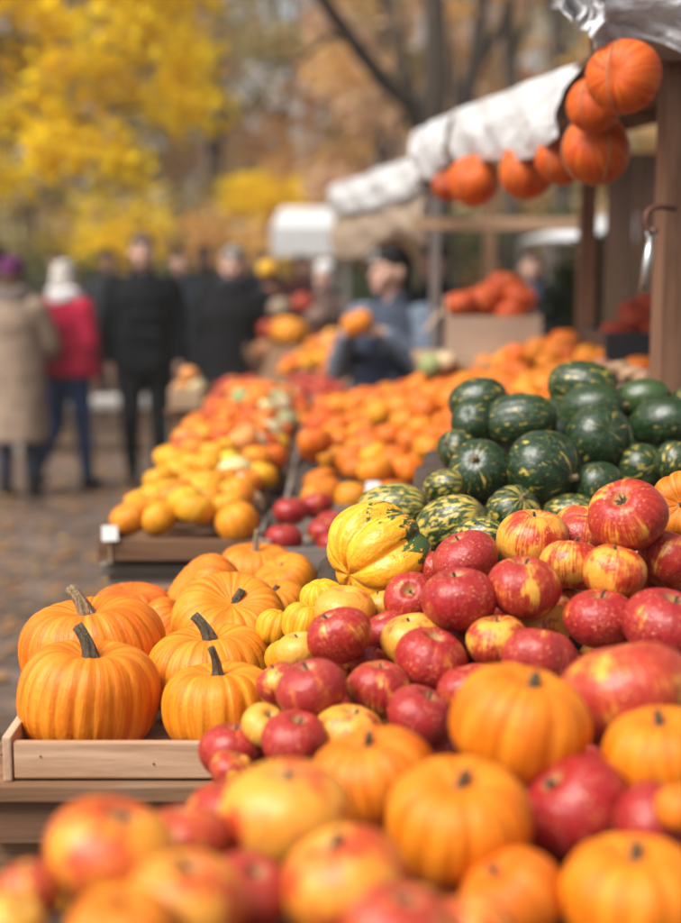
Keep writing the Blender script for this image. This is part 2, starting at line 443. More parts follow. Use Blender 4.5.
M = dict(
    pumpkin=m_pumpkin(), apple=m_apple(), green=m_green(), turban=m_turban(),
    stem_dark=m_stem('dark_dry_stem', (0.035, 0.028, 0.018), (0.15, 0.115, 0.06)),
    stem_tan=m_stem('tan_dry_stem', (0.16, 0.10, 0.05), (0.38, 0.27, 0.15)),
    stem_apple=m_stem('thin_brown_stem', (0.05, 0.035, 0.02), (0.16, 0.11, 0.05)),
    crate=m_wood('pale_crate_wood', (0.40, 0.225, 0.125), (0.60, 0.39, 0.25), 'x', 1.0, 0.28),
    crate_y=m_wood('pale_crate_wood_along', (0.38, 0.225, 0.13), (0.57, 0.38, 0.25), 'y', 1.0, 0.15),
    plank=m_wood('weathered_plank', (0.11, 0.048, 0.020), (0.25, 0.13, 0.062), 'x', 1.0, 0.4),
    plank_y=m_wood('weathered_plank_along', (0.10, 0.048, 0.022), (0.22, 0.12, 0.06), 'y', 1.0, 0.4),
    plank_z=m_wood('weathered_plank_upright', (0.10, 0.048, 0.022), (0.22, 0.12, 0.06), 'z', 1.0, 0.4),
    brown_x=m_wood('brown_timber', (0.10, 0.045, 0.022), (0.21, 0.105, 0.055), 'x', 0.8, 0.2),
    brown_y=m_wood('brown_timber_along', (0.10, 0.045, 0.022), (0.21, 0.105, 0.055), 'y', 0.8, 0.2),
    brown_z=m_wood('brown_timber_upright', (0.11, 0.048, 0.024), (0.22, 0.105, 0.055), 'z', 0.8, 0.15),
    dim_z=m_wood('shade_darkened_timber', (0.045, 0.022, 0.012), (0.11, 0.055, 0.03), 'z', 0.8, 0.15),  # brown timber again, colour darkened to put shade inside the stall
    tan_z=m_wood('tan_timber_upright', (0.26, 0.16, 0.09), (0.42, 0.28, 0.17), 'z', 0.8, 0.2),
    tan_x=m_wood('tan_timber', (0.28, 0.18, 0.10), (0.45, 0.30, 0.18), 'x', 0.8, 0.2),
    grey_x=m_wood('grey_crate_wood', (0.13, 0.105, 0.085), (0.27, 0.22, 0.18), 'x', 1.0, 0.4),
    grey_y=m_wood('grey_crate_wood_along', (0.13, 0.105, 0.085), (0.27, 0.22, 0.18), 'y', 1.0, 0.4),
    cloth=m_plain('gap_shade_burlap', (0.055, 0.036, 0.024), 0.95, 0.35, 30.0, 0.6, bscale=150.0),  # dark colour stands in for the shadow between heaped fruit
    card=m_plain('cardboard', (0.36, 0.26, 0.19), 0.85, 0.1, 6.0, 0.1),
    plastic=m_plastic(), tarp=m_tarp('white_tarpaulin', (0.87, 0.88, 0.90)), tarp_tan=m_tarp('tan_canvas', (0.58, 0.45, 0.35)),
    metal=m_plain('galvanised_steel', (0.55, 0.55, 0.55), 0.35, 0.1, 8.0, 0.05, 1.0),
    iron=m_plain('rusty_iron', (0.12, 0.05, 0.035), 0.6, 0.3, 30.0, 0.3, 0.5),
    string=m_plain('jute_string', (0.34, 0.25, 0.15), 0.9, 0.2, 60.0, 0.3),
    skin=m_plain('skin', (0.55, 0.32, 0.24), 0.5, 0.08, 6.0, 0.08, Subsurface_Weight=0.1, Subsurface_Radius=(1.0, 0.3, 0.15), Subsurface_Scale=0.02),
    hair=m_plain('hair', (0.03, 0.02, 0.015), 0.5, 0.4, 60.0, 0.5), fabric=m_fabric(),
    eye=m_plain('dark_eye', (0.03, 0.02, 0.02), 0.15, 0.1), lip=m_plain('lips', (0.42, 0.16, 0.14), 0.45, 0.1),
    leather=m_plain('dark_leather', (0.03, 0.026, 0.024), 0.45, 0.2),
    bark=m_wood('tree_bark', (0.030, 0.022, 0.016), (0.085, 0.060, 0.042), 'z', 0.35, 0.2, 0.95),
    leaf_yellow=m_leaf('yellow_leaves', [(0.86, 0.56, 0.012), (0.93, 0.70, 0.018), (0.95, 0.76, 0.04), (0.80, 0.56, 0.03), (0.92, 0.64, 0.015)], 0.6),
    leaf_orange=m_leaf('orange_leaves', [(0.66, 0.37, 0.15), (0.78, 0.47, 0.14), (0.84, 0.58, 0.20), (0.70, 0.40, 0.18), (0.62, 0.36, 0.19)], 0.55),
    leaf_tan=m_leaf('russet_leaves', [(0.52, 0.33, 0.22), (0.64, 0.42, 0.26), (0.58, 0.36, 0.23), (0.68, 0.48, 0.29)], 0.55),
    leaf_olive=m_leaf('olive_leaves', [(0.34, 0.29, 0.13), (0.46, 0.38, 0.16), (0.30, 0.27, 0.13), (0.52, 0.40, 0.18)], 0.55),
    leaf_green=m_leaf('green_leaves', [(0.05, 0.08, 0.03), (0.09, 0.12, 0.045), (0.06, 0.09, 0.03)], 0.3),
    litter=m_leaf('fallen_leaves', [(0.30, 0.13, 0.05), (0.42, 0.22, 0.07), (0.22, 0.10, 0.045), (0.5, 0.32, 0.08)], 0.1),
    ground=m_ground(), hill=m_hill(),
    card_white=m_plain('white_card', (0.80, 0.79, 0.76), 0.6, 0.03), stone=m_plain('pale_stone', (0.34, 0.32, 0.30), 0.85, 0.2, 5.0, 0.3),
    root=m_plain('root_skin', (0.32, 0.19, 0.11), 0.8, 0.35, 12.0, 0.6),
    ceramic=m_plain('pale_ceramic', (0.62, 0.60, 0.56), 0.3, 0.1),
)
# ------------------------------------------------------------------ fruit meshes (unit radius, stem axis +Z)
def revolve(name, nu, nv, rz, seed, ribs=0, depth=0.0, pw=0.6, jit=0.06, lump=0.03, shear=0.0):
    """rz(t) -> (r, z) for t 0..1 from the stem to the blossom end; ribs modulate the radius"""
    r_ = np.random.RandomState(seed)
    ph = r_.rand(12) * 2 * PI
    am = r_.randn(12)
    ribd = 0.6 + 0.8 * r_.rand(max(ribs, 1))
    V = []
    top = rz(0.0)
    bot = rz(1.0)
    V.append((0, 0, top[1]))
    for j in range(1, nv):
        t = j / nv
        r, z = rz(t)
        lat = math.sin(PI * t)
        for i in range(nu):
            th = 2 * PI * i / nu
            f = 1.0
            dz = 0.0
            if ribs:
                tj = th + jit * (math.sin(2 * th + ph[0]) + 0.6 * math.sin(3 * th + ph[1])) + 0.02 * math.sin(5 * t + ph[2] + th)
                a = ribs * tj / 2
                gsin = abs(math.sin(a))
                k = ribd[int(ribs * tj / (2 * PI)) % ribs]
                groove = (1 - gsin ** pw)
                f -= depth * groove * (0.75 + 0.5 * k) * (0.55 + 0.45 * lat)
                dz -= depth * 0.55 * groove * (1 - lat) * (1 if z > 0 else -1)
            f += lump * (am[0] * math.sin(th + ph[3]) + 0.7 * am[1] * math.sin(2 * th + ph[4]) + 0.4 * am[2] * math.sin(3 * th + 4 * t + ph[5])) * lat
            zz = z + dz + lump * 0.8 * (am[3] * math.sin(th + ph[6]) + 0.5 * am[4] * math.sin(2 * th + ph[7])) * (0.35 + 0.65 * lat)
            x, y = r * f * math.cos(th), r * f * math.sin(th)
            x += shear * zz
            V.append((x, y, zz))
    V.append((0, 0, bot[1]))
    F = []
    for i in range(nu):
        F.append((0, 1 + i, 1 + (i + 1) % nu))
    for j in range(nv - 2):
        for i in range(nu):
            a = 1 + j * nu + i
            b = 1 + j * nu + (i + 1) % nu
            F.append((a, a + nu, b + nu, b))
    L = len(V) - 1
    o = 1 + (nv - 2) * nu
    for i in range(nu):
        F.append((L, o + (i + 1) % nu, o + i))
    return mesh_np(name, V, F)
def prof_pumpkin(h, dim=0.22, dimw=0.38, sq=0.8):
    def f(t):
        a = PI * t
        r = math.sin(a) ** sq
        z = h * math.copysign(abs(math.cos(a)) ** 0.9, math.cos(a))
        z -= dim * math.exp(-(r / dimw) ** 2) * (1 if t < 0.5 else -0.6)
        return r, z
    return f
def prof_apple(h=0.86, dim=0.30, dimb=0.16):
    def f(t):
        a = PI * t
        r = math.sin(a) ** 0.92 * (1 + 0.07 * math.cos(a))
        z = h * math.cos(a)
        z -= dim * math.exp(-(r / 0.24) ** 2) if t < 0.5 else -dimb * math.exp(-(r / 0.22) ** 2)
        return r, z
    return f
def prof_oval(h=1.15, flat=1.0):
    def f(t):
        a = PI * t
        r = math.sin(a) ** 0.85
        return r, h * math.cos(a) - 0.06 * math.exp(-(r / 0.2) ** 2) * (1 if t < 0.5 else -1)
    return f
def prof_gourd(neck=0.45):
    def f(t):
        a = PI * t
        bulge = math.sin(a)
        z = 1.15 * math.cos(a)
        k = 1 - (1 - neck) * (0.5 + 0.5 * math.tanh((z - 0.15) * 3.2))
        return bulge ** 0.8 * k, z * (1.1 if z > 0 else 0.8)
    return f
def stem_mesh(name, z0, length, r0, r1, lean=0.3, curl=0.3, n=12, ridge=5, flare=1.9, seed=0):
    pts, rad = [], []
    for i in range(9):
        t = i / 8
        ang = curl * t * 1.6
        x = lean * t * length + curl * length * t * t
        pts.append((x, 0.02 * math.sin(seed + 3 * t), z0 + length * (t - 0.12 * curl * t * t)))
        base = r0 * (1 + (flare - 1) * math.exp(-t * 9))
        rad.append(base + (r1 - r0) * t + (0.18 * r1 * max(0, (t - 0.8) / 0.2)))
    V, F = tube_np(pts, rad, n * 2, True, ridge, 0.16)
    return mesh_np(name, V, F)
def calyx_mesh(name, z0, k=1.0, seed=0):
    """dry flower remnant: a small star of sepals"""
    r_ = random.Random(seed)
    parts = []
    for i in range(7):
        a = 2 * PI * i / 7 + r_.uniform(-.2, .2)
        l = 0.15 * k * r_.uniform(.7, 1.2)
        pts = [(0.02 * math.cos(a), 0.02 * math.sin(a), z0), (0.6 * l * math.cos(a), 0.6 * l * math.sin(a), z0 + 0.07 * k), (l * math.cos(a + .2), l * math.sin(a + .2), z0 + 0.13 * k * r_.uniform(.6, 1.2))]
        parts.append(tube_np(pts, [0.03 * k, 0.034 * k, 0.008 * k], 6))
    V, F = merge(parts)
    return mesh_np(name, V, F)

# kinds: list of (body mesh, [stem meshes]) variants
KIND = {}
def kind(name, bodies, stems, mat, stem_mat):
    KIND[name] = (bodies, stems, mat, stem_mat)
kind('crate_pumpkin', [revolve('pumpkin_body', 192, 40, prof_pumpkin(0.76, 0.22, 0.42, 0.62), 3 + i, ribs=(20, 23, 18, 25)[i], depth=(.034, .046, .044, .04)[i], pw=0.42, lump=0.026) for i in range(4)],
     [stem_mesh('pumpkin_stem', 0.44, (0.56, 0.62, 0.46, 0.30)[i], (.115, .095, .10, .09)[i], (.066, .05, .052, .05)[i], (-.1, .15, .1, 0)[i], (.55, -.30, .45, .2)[i], seed=i) for i in range(4)], M['pumpkin'], M['stem_dark'])
kind('small_pumpkin', [revolve('small_pumpkin_body', 112, 30, prof_pumpkin(0.78, 0.20, 0.34, 0.72), 13 + i, ribs=(10, 9, 11, 8)[i], depth=(.060, .05, .066, .055)[i], pw=0.55, lump=0.026) for i in range(4)],
     [stem_mesh('small_pumpkin_stem', 0.50, (0.34, 0.26, 0.40)[i], 0.085, 0.06, (.1, -.1, .2)[i], (.2, -.3, .3)[i], seed=i) for i in range(3)], M['pumpkin'], M['stem_dark'])
kind('apple', [revolve('apple_body', 88, 36, prof_apple(0.79 + 0.025 * (i % 3), 0.28, 0.17), 33 + i, ribs=(5, 0, 6, 5, 0, 7)[i], depth=0.030, pw=0.9, lump=0.030, shear=(0.03, -.04, 0.05, 0, .02, -.03)[i]) for i in range(6)],
     [stem_mesh('apple_stem', 0.50, (0.36, 0.26, 0.32)[i], 0.038, 0.034, (.15, -.15, .3)[i], (.2, -.2, .1)[i], 6, flare=1.3, seed=i) for i in range(3)], M['apple'], M['stem_apple'])
kind('calyx_apple', KIND['apple'][0], [calyx_mesh('calyx', 0.50, 1.0, i) for i in range(2)], M['apple'], M['stem_apple'])
kind('mottled_squash', [revolve('mottled_squash_body', 96, 32, prof_apple(0.86, 0.22, 0.12), 53 + i, ribs=(8, 0, 7)[i], depth=0.02, pw=0.8, lump=0.025) for i in range(3)],
     KIND['small_pumpkin'][1], M['apple'], M['stem_dark'])
kind('green_squash', [revolve('green_squash_body', 108, 40, prof_oval((1.30, 1.05, 1.40, 0.92)[i]), 63 + i, ribs=(10, 9, 12, 10)[i], depth=0.014, pw=0.8, lump=0.022) for i in range(4)],
     [stem_mesh('green_squash_stem', (1.22, .97, 1.32, .84)[i], 0.2, 0.09, 0.07, .1, .2, seed=i) for i in range(4)], M['green'], M['stem_tan'])
kind('pile_pumpkin', [revolve('pile_pumpkin_body', 56, 20, prof_pumpkin(0.76, 0.18, 0.36, 0.74), 83 + i, ribs=(9, 10, 8)[i], depth=0.030, pw=0.7, lump=0.02) for i in range(3)],
     [stem_mesh('pile_stem', 0.5, 0.22, 0.09, 0.07, (.1, -.2)[i], .2, 5, seed=i) for i in range(2)], M['pumpkin'], M['stem_tan'])
kind('round_squash', [revolve('round_squash_body', 48, 20, prof_pumpkin(0.90, 0.08, 0.3, 0.85), 93 + i, ribs=0, lump=0.02) for i in range(2)], KIND['pile_pumpkin'][1], M['pumpkin'], M['stem_tan'])
kind('gourd', [revolve('gourd_body', 48, 24, prof_gourd((.45, .55)[i]), 103 + i, ribs=8, depth=0.03, lump=0.03) for i in range(2)],
     [stem_mesh('gourd_stem', 1.2, 0.3, 0.07, 0.05, .1, .3, 5, seed=i) for i in range(2)], M['pumpkin'], M['stem_tan'])
kind('pile_apple', KIND['apple'][0][:4], KIND['apple'][1], M['apple'], M['stem_apple'])

def axis_rot(axis, spin):
    q = Vector((0, 0, 1)).rotation_difference(Vector(axis).normalized())
    return q @ Quaternion((0, 0, 1), spin)

class Item:
    """one fruit waiting to be linked; pos = world centre, r = world radius"""
    def __init__(s, name, cat, kd, pos, r, label, group, color=(1, 1, 1), axis=None, spin=None, var=None, stem=True, squash=1.0, svar=None, stem_mat=None, stem_scale=1.0):
        s.__dict__.update(locals())
        s.pos = Vector(pos)
        if axis is None:
            s.axis = Vector((rnd.gauss(0, .26), rnd.gauss(.06, .16), 1)).normalized()
        else:
            s.axis = Vector(axis).normalized()
        if spin is None:
            s.spin = rnd.uniform(0, 2 * PI)
        if var is None:
            s.var = rnd.randrange(99)
        if svar is None:
            s.svar = s.var
    def link(s):
        bodies, stems, mat, smat = KIND[s.kd]
        o = obj(s.name, bodies[s.var % len(bodies)], mat)
        o.location = s.pos
        wob_ = (1.0, 1.0) if s.kd in ('crate_pumpkin', 'small_pumpkin') else (rnd.uniform(.94, 1.05), rnd.uniform(.94, 1.05))
        o.scale = (s.r * wob_[0], s.r * wob_[1], s.r * s.squash)
        o.rotation_mode = 'QUATERNION'
        o.rotation_quaternion = axis_rot(s.axis, s.spin)
        o.color = (*(tuple(k * .86 for k in s.color) if mat is M['pumpkin'] else s.color), 1)
        tag(o, s.label, s.cat, s.group)
        if s.stem and stems:
            sm = s.stem_mat or smat
            nm = 'calyx' if s.kd == 'calyx_apple' else 'stem'
            k = s.svar % len(stems) if s.kd != 'green_squash' else s.var % len(bodies)
            c = obj(nm, stems[k], sm, o)
            c.rotation_euler = (0, 0, rnd.uniform(0, 2 * PI) if s.svar == s.var else 0)
            if s.stem_scale != 1.0:
                c.scale = (1, 1, s.stem_scale)
        return o
def cam_axis(dx, dy, behind=False, k=1.0):
    """stem direction that shows at (dx right, dy up) in units of the fruit's half width"""
    dx, dy = dx / k, dy / k
    l = math.hypot(dx, dy)
    if l > 0.98:
        dx, dy = dx * 0.98 / l, dy * 0.98 / l
    z = math.sqrt(max(0, 1 - dx * dx - dy * dy))
    v = RT * dx + UP * dy - FW * (z if not behind else -z)
    return v.normalized()
def relax(items, it=60, tight=0.93, lim=0.16):
    """slide fruits along their sight lines until neighbours stop running into each other"""
    n = len(items)
    base = [proj(i.pos)[2] for i in items]
    dep = list(base)
    pix = [proj(i.pos)[:2] for i in items]
    wpx = [i.r * FPX / b for i, b in zip(items, base)]
    for _ in range(it):
        pos = [P(pix[k][0], pix[k][1], dep[k]) for k in range(n)]
        rad = [wpx[k] * dep[k] / FPX for k in range(n)]
        mv = [0.0] * n
        for a in range(n):
            for b in range(a + 1, n):
                dd = (pos[a] - pos[b]).length
                ov = tight * (rad[a] * (0.5 + 0.5 * items[a].squash) + rad[b] * (0.5 + 0.5 * items[b].squash)) * 0.93 - dd
                if ov > 0:
                    s = 1 if base[a] >= base[b] else -1
                    mv[a] += s * ov * 0.3
                    mv[b] -= s * ov * 0.3
        for k in range(n):
            dep[k] = min(max(dep[k] + mv[k] * 0.6, base[k] - lim), base[k] + lim)
    for k, i in enumerate(items):
        i.pos = P(pix[k][0], pix[k][1], dep[k])
        i.r = wpx[k] * dep[k] / FPX
def fillers(items, n, make, region, tries=4000, gap=0.80):
    """extra fruit in the gaps, never in front of a hand-placed one"""
    out = []
    pr = [(*proj(i.pos), i.r) for i in items]
    for _ in range(tries):
        if len(out) >= n:
            break
        px, py, d = region()
        it = make(P(px, py, d))
        ok = True
        rp = it.r * FPX / d
        for (x, y, dd, r), o in zip(pr, items):
            if (it.pos - o.pos).length < gap * (it.r + r):
                ok = False
                break
            if math.hypot(x - px, y - py) < rp + r * FPX / dd and d < dd + 0.25 * r:
                ok = False
                break
        if ok:
            for o in out:
                if (it.pos - o.pos).length < gap * (it.r + o.r):
                    ok = False
                    break
        if ok:
            out.append(it)
    return out
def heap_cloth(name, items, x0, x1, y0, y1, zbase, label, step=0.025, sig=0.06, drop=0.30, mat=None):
    """added dark cloth under a heap, its colour puts shade in the gaps: follows the undersides of the fruit"""
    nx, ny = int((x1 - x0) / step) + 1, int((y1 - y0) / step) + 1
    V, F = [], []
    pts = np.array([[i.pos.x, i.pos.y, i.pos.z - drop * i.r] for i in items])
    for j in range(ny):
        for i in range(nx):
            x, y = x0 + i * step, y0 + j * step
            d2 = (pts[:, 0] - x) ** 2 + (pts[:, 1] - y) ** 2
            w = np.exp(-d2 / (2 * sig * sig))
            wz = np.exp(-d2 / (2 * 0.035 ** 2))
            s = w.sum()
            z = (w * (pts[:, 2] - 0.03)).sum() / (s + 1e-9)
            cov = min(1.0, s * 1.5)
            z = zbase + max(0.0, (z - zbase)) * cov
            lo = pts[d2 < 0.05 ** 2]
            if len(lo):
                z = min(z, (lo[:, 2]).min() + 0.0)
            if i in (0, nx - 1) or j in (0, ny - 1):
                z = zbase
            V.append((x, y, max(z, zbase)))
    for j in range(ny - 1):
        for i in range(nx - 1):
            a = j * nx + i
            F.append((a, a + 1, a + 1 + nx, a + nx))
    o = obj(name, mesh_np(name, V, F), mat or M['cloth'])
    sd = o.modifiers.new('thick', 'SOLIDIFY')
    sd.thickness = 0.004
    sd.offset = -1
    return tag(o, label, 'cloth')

ALL = []      # every fruit item, for the occlusion tests of the far piles
# ------------------------------------------------------------------ apples of the middle heap (px, py, width, depth nudge, yellow, orange, bloom, stem offset or None, label)
def apple_d(px, py):
    return 1.60 + (770 - py) / 290 * 0.42
AP = [
 (339,636,62,0.02,.30,.15,.2,None,'large dark red apple at the left shoulder of the heap beside the yellow warty gourds'),
 (312,690,70,-.06,.30,.10,.7,(-.15,.75),'dull dark red apple jutting out leftmost above the pumpkin crate board'),
 (279,683,46,.05,.52,.3,.4,None,'pale red apple tucked behind the dull red one that juts out over the pumpkins'),
 (265,726,45,0,.98,.35,.2,(.25,.55),'small mottled yellow apple with brown stem right at the end of the pumpkin crate board'),
 (295,741,64,-.03,.22,.15,.3,None,'bright red apple beside the small mottled yellow apple near the crate board'),
 (350,735,66,0,.72,.55,.1,(.1,.7),'orange yellow striped apple low in the heap above the big blurred yellow fruit'),
 (379,690,64,0,.50,.1,.3,(.05,.72),'red apple with yellow lower left cheek and short black stem'),
 (370,664,42,.10,.30,.15,.3,None,'small red apple peeking out above the one with the yellow lower left cheek'),
 (386,631,44,.06,.25,.1,.5,None,'small rosy apple squeezed between the large left shoulder apple and the heart shaped pair'),
 (410,598,52,.06,.36,.2,.2,(-.05,.35),'red apple half hidden behind the left side of the big heart shaped apple'),
 (459,600,73,-.02,.18,.05,.25,(-.1,.85),'big heart shaped dark red apple in the upper left of the heap'),
 (413,640,60,.07,.85,.5,.1,None,'orange yellow apple showing only its top behind a crimson apple'),
 (430,661,72,-.02,.25,.1,.15,None,'glossy crimson apple with pale dots in front of the orange yellow one'),
 (419,716,66,-.02,.15,.05,.5,(.45,.8),'dark crimson ribbed apple just left of the large blurred orange pumpkin'),
 (338,706,46,.09,.22,.05,.4,None,'dark red apple in the shade between the dull jutting one and the yellow cheeked one'),
 (232,771,46,0,.55,.3,.2,None,'red and yellow apple lowest on the left, below the crate board corner'),
 (442,748,48,.04,.25,.1,.3,None,'red apple low between the ribbed crimson one and the blurred orange pumpkins'),
 (299,652,46,.10,.95,.3,.1,None,'pale yellow apple behind the left edge of the large shoulder apple'),
 (345,612,62,.12,.95,.6,.1,None,'golden apple whose top shows above the large left shoulder apple'),
 (381,608,40,.12,.97,.6,.0,None,'small golden apple below the big striped yellow squash'),
 (628,516,78,-.06,.47,.25,.1,(-.28,.45),'top apple of the heap, red with yellow blotch and dark calyx facing out'),
 (533,541,70,.06,.62,.55,.1,(.1,.8),'orange red apple with bright yellow cheek under the green squashes'),
 (466,560,64,.04,.22,.05,.6,(-.3,.7),'flat dusky red apple at the top left edge of the heap'),
 (524,588,70,-.01,.44,.15,.3,(-.05,.95),'red apple with two yellow flames on its right cheek'),
 (573,565,62,.02,.55,.3,.3,None,'tall red apple with a yellow shoulder left of the topmost apple'),
 (614,573,64,-.02,.66,.6,.1,None,'orange red apple with yellow streaks directly beneath the topmost apple'),
 (669,561,66,.01,.42,.2,.2,None,'red apple with yellow base at the edge of the picture, beneath the orange pumpkin'),
 (600,619,68,-.03,.28,.1,.3,(.0,.85),'upright dark red apple with fine yellow streaks and stem hollow on top'),
 (666,627,84,-.03,.22,.05,.4,(.15,.65),'largest red apple with pale dots, stem hollow showing, at the edge of the heap'),
 (543,625,58,.05,.68,.3,.2,None,'yellow and red apple sunk between the flaming red one and the upright dark one'),
 (497,643,62,0,.60,.25,.2,(-.05,.8),'red apple with yellow left side and crooked little stem'),
 (540,660,74,-.03,.24,.15,.6,None,'pinkish red apple above the blurred orange pumpkin with the crooked-stemmed apple at its side'),
 (580,525,50,.12,.60,.7,.2,None,'orange red apple mostly hidden behind the left side of the topmost apple'),
 (584,539,56,.08,.32,.2,.9,None,'pale dusty red apple wedged below and left of the topmost apple'),
 (470,690,62,.02,.25,.15,.2,None,'red apple peeking over the left shoulder of the blurred orange pumpkin'),
 (641,599,46,.07,.30,.2,.2,None,'small red apple sunk between the orange red streaked one and two big ones'),
 (562,606,44,.08,.60,.4,.1,None,'small yellow red apple in the gap left of the upright dark red apple'),
 (506,612,42,.09,.28,.2,.2,None,'dark red apple deep behind the right side of the heart shaped apple'),
 (632,655,54,.06,.35,.2,.3,None,'red apple peeking over the broad blurred red squash'),
 (463,642,46,.10,.20,.1,.3,None,'shaded dark red apple deep in the gap right of the glossy crimson apple'),
]
apples = []
for (px, py, w, dn, ye, og, bl, st, lab) in AP:
    d = apple_d(px, py) + dn
    kw = {}
    kd = 'apple'
    if st:
        kw['axis'] = cam_axis(*st, k=.70)
    if (px, py) == (628, 516):
        kd = 'calyx_apple'
    apples.append(Item('apple', 'apple', kd, P(px, py, d), w * d / FPX / 2 * 1.06, lab, 'red and yellow apples of the middle heap', (ye, og, bl), stem=st is not None or rnd.random() < .5, **kw))
relax(apples)
def mk(p):
    return Item('apple', 'apple', 'apple', p, rnd.uniform(.030, .042), 'shaded apple buried in the middle heap, only a sliver showing between the front ones', 'buried apples of the middle heap', (rnd.choice([.2, .3, .5, .8]), .2, .3))
def reg():
    py = rnd.uniform(560, 760)
    lo = 300 + (760 - py) * .1 if py > 640 else 420
    px = rnd.uniform(lo - (80 if py > 720 else 0), 690)
    return px, py, apple_d(px, py) + rnd.uniform(.05, .16)
apples_f = fillers(apples, 40, mk, reg, 9000, .74)
# ------------------------------------------------------------------ blurred front heap
FR = [
 # px,py,w,real d,kind,color,stem offset,squash,label
 (521,724,142,1.36,'small_pumpkin',(.84,.222,.006),(.18,.80),.98,'squarish golden orange mini pumpkin at the top of the blurred front heap'),
 (628,696,138,1.47,'mottled_squash',(.42,.45,.4),None,.9,'broad red squash with orange base behind the golden mini pumpkins'),
 (662,756,122,1.33,'small_pumpkin',(.84,.222,.006),(-.08,.85),.92,'orange mini pumpkin cut by the picture edge under the broad red squash'),
 (459,822,150,1.20,'small_pumpkin',(.84,.222,.006),(0,.62),.92,'ribbed golden orange mini pumpkin with sunken stem in the middle of the front heap'),
 (579,814,122,1.27,'mottled_squash',(.16,.05,.1),(-.6,.75),1.0,'deep red round squash right of the ribbed golden mini pumpkin'),
 (652,828,92,1.24,'mottled_squash',(.14,.05,.15),(.7,.3),.95,'smaller deep red squash touching the deep red round one near the picture edge'),
 (634,897,152,1.12,'small_pumpkin',(.84,.222,.006),(0,.85),.9,'golden orange mini pumpkin with grey stem at the bottom right corner'),
 (374,778,128,1.34,'small_pumpkin',(.80,.20,.010),(-.2,.9),.92,'smooth orange mini pumpkin behind the ribbed golden one'),
 (287,820,140,1.19,'mottled_squash',(.74,.75,.05),(-.05,.96),.95,'round yellow squash blushed red at its edge, dark stem on top'),
 (228,815,74,1.26,'mottled_squash',(.25,.3,.2),None,1.0,'dark red squash half hidden behind the round yellow one'),
 (212,820,60,1.30,'mottled_squash',(.85,.9,.0),None,1.0,'orange yellow squash peeking out behind the dark red one'),
 (112,856,134,1.06,'mottled_squash',(.60,1.0,.15),(.25,.9),.92,'orange and yellow blushed squash with a small stem at the left of the front heap'),
 (185,842,92,1.15,'mottled_squash',(.40,.75,.5),None,.9,'pinkish red squash behind the orange blushed one'),
 (345,888,140,1.07,'mottled_squash',(.62,.9,.1),(-.3,.9),.95,'yellow squash with an orange red cap at the bottom below the round yellow one'),
 (186,908,128,0.98,'mottled_squash',(.68,.85,.1),(.1,.93),.95,'yellow squash with rosy top at the bottom between two stems'),
 (248,893,86,1.06,'mottled_squash',(.20,.35,.5),(.2,.55),.95,'crimson squash with dark stem wedged between two yellow squashes'),
 (122,932,112,0.92,'small_pumpkin',(.80,.22,.02),(0,.75),.9,'orange mini pumpkin with dark stem cut by the bottom edge'),
 (30,893,66,1.02,'mottled_squash',(.50,.6,.5),(-.05,.9),1.1,'small pale red squash with long stem at the left picture edge'),
 (68,890,54,1.10,'mottled_squash',(.78,.6,.3),None,1.0,'small yellow red squash behind the orange blushed one at the left edge'),
 (12,926,70,0.95,'mottled_squash',(.95,.3,.3),None,1.0,'pale yellow squash in the bottom left corner'),
 (512,898,112,1.15,'small_pumpkin',(.78,.185,.012),(-.35,.6),.92,'orange mini pumpkin with dark stem low between the golden ones'),
 (398,934,112,0.99,'mottled_squash',(.38,.6,.8),(.2,.9),.95,'pink red squash with grey stem at the bottom edge'),
 (684,808,60,1.20,'small_pumpkin',(.76,.19,.014),None,.95,'orange mini pumpkin sliver at the picture edge beside the deep red squash'),
 (470,935,90,1.03,'mottled_squash',(.55,.9,.3),None,.95,'orange red squash showing its top at the bottom edge'),
]
front = []
for (px, py, w, d, kd, c, st, sq, lab) in FR:
    kw = dict(axis=cam_axis(*st, k=.66)) if st else {}
    front.append(Item('mini_pumpkin' if kd == 'small_pumpkin' else 'squash', 'pumpkin' if kd == 'small_pumpkin' else 'squash', kd, P(px, py, d), w * d / FPX / 2, lab, 'pumpkins and squashes of the front heap', c, squash=sq, stem=st is not None, **kw))
relax(front, lim=.08)
def mk(p):
    return Item('squash', 'squash', 'mottled_squash', p, rnd.uniform(.034, .045), 'squash buried in the front heap, mostly covered by its neighbours', 'buried squashes of the front heap', (rnd.choice([.2, .5, .8]), .5, .2), stem=False)
def reg():
    py = rnd.uniform(790, 935)
    lo = 220 if py < 850 else (110 if py < 880 else -10)
    return rnd.uniform(lo, 690), py, 1.62 - (py - 700) / 230 * .45 + rnd.uniform(0, .08)
front_f = fillers(front, 18, mk, reg)
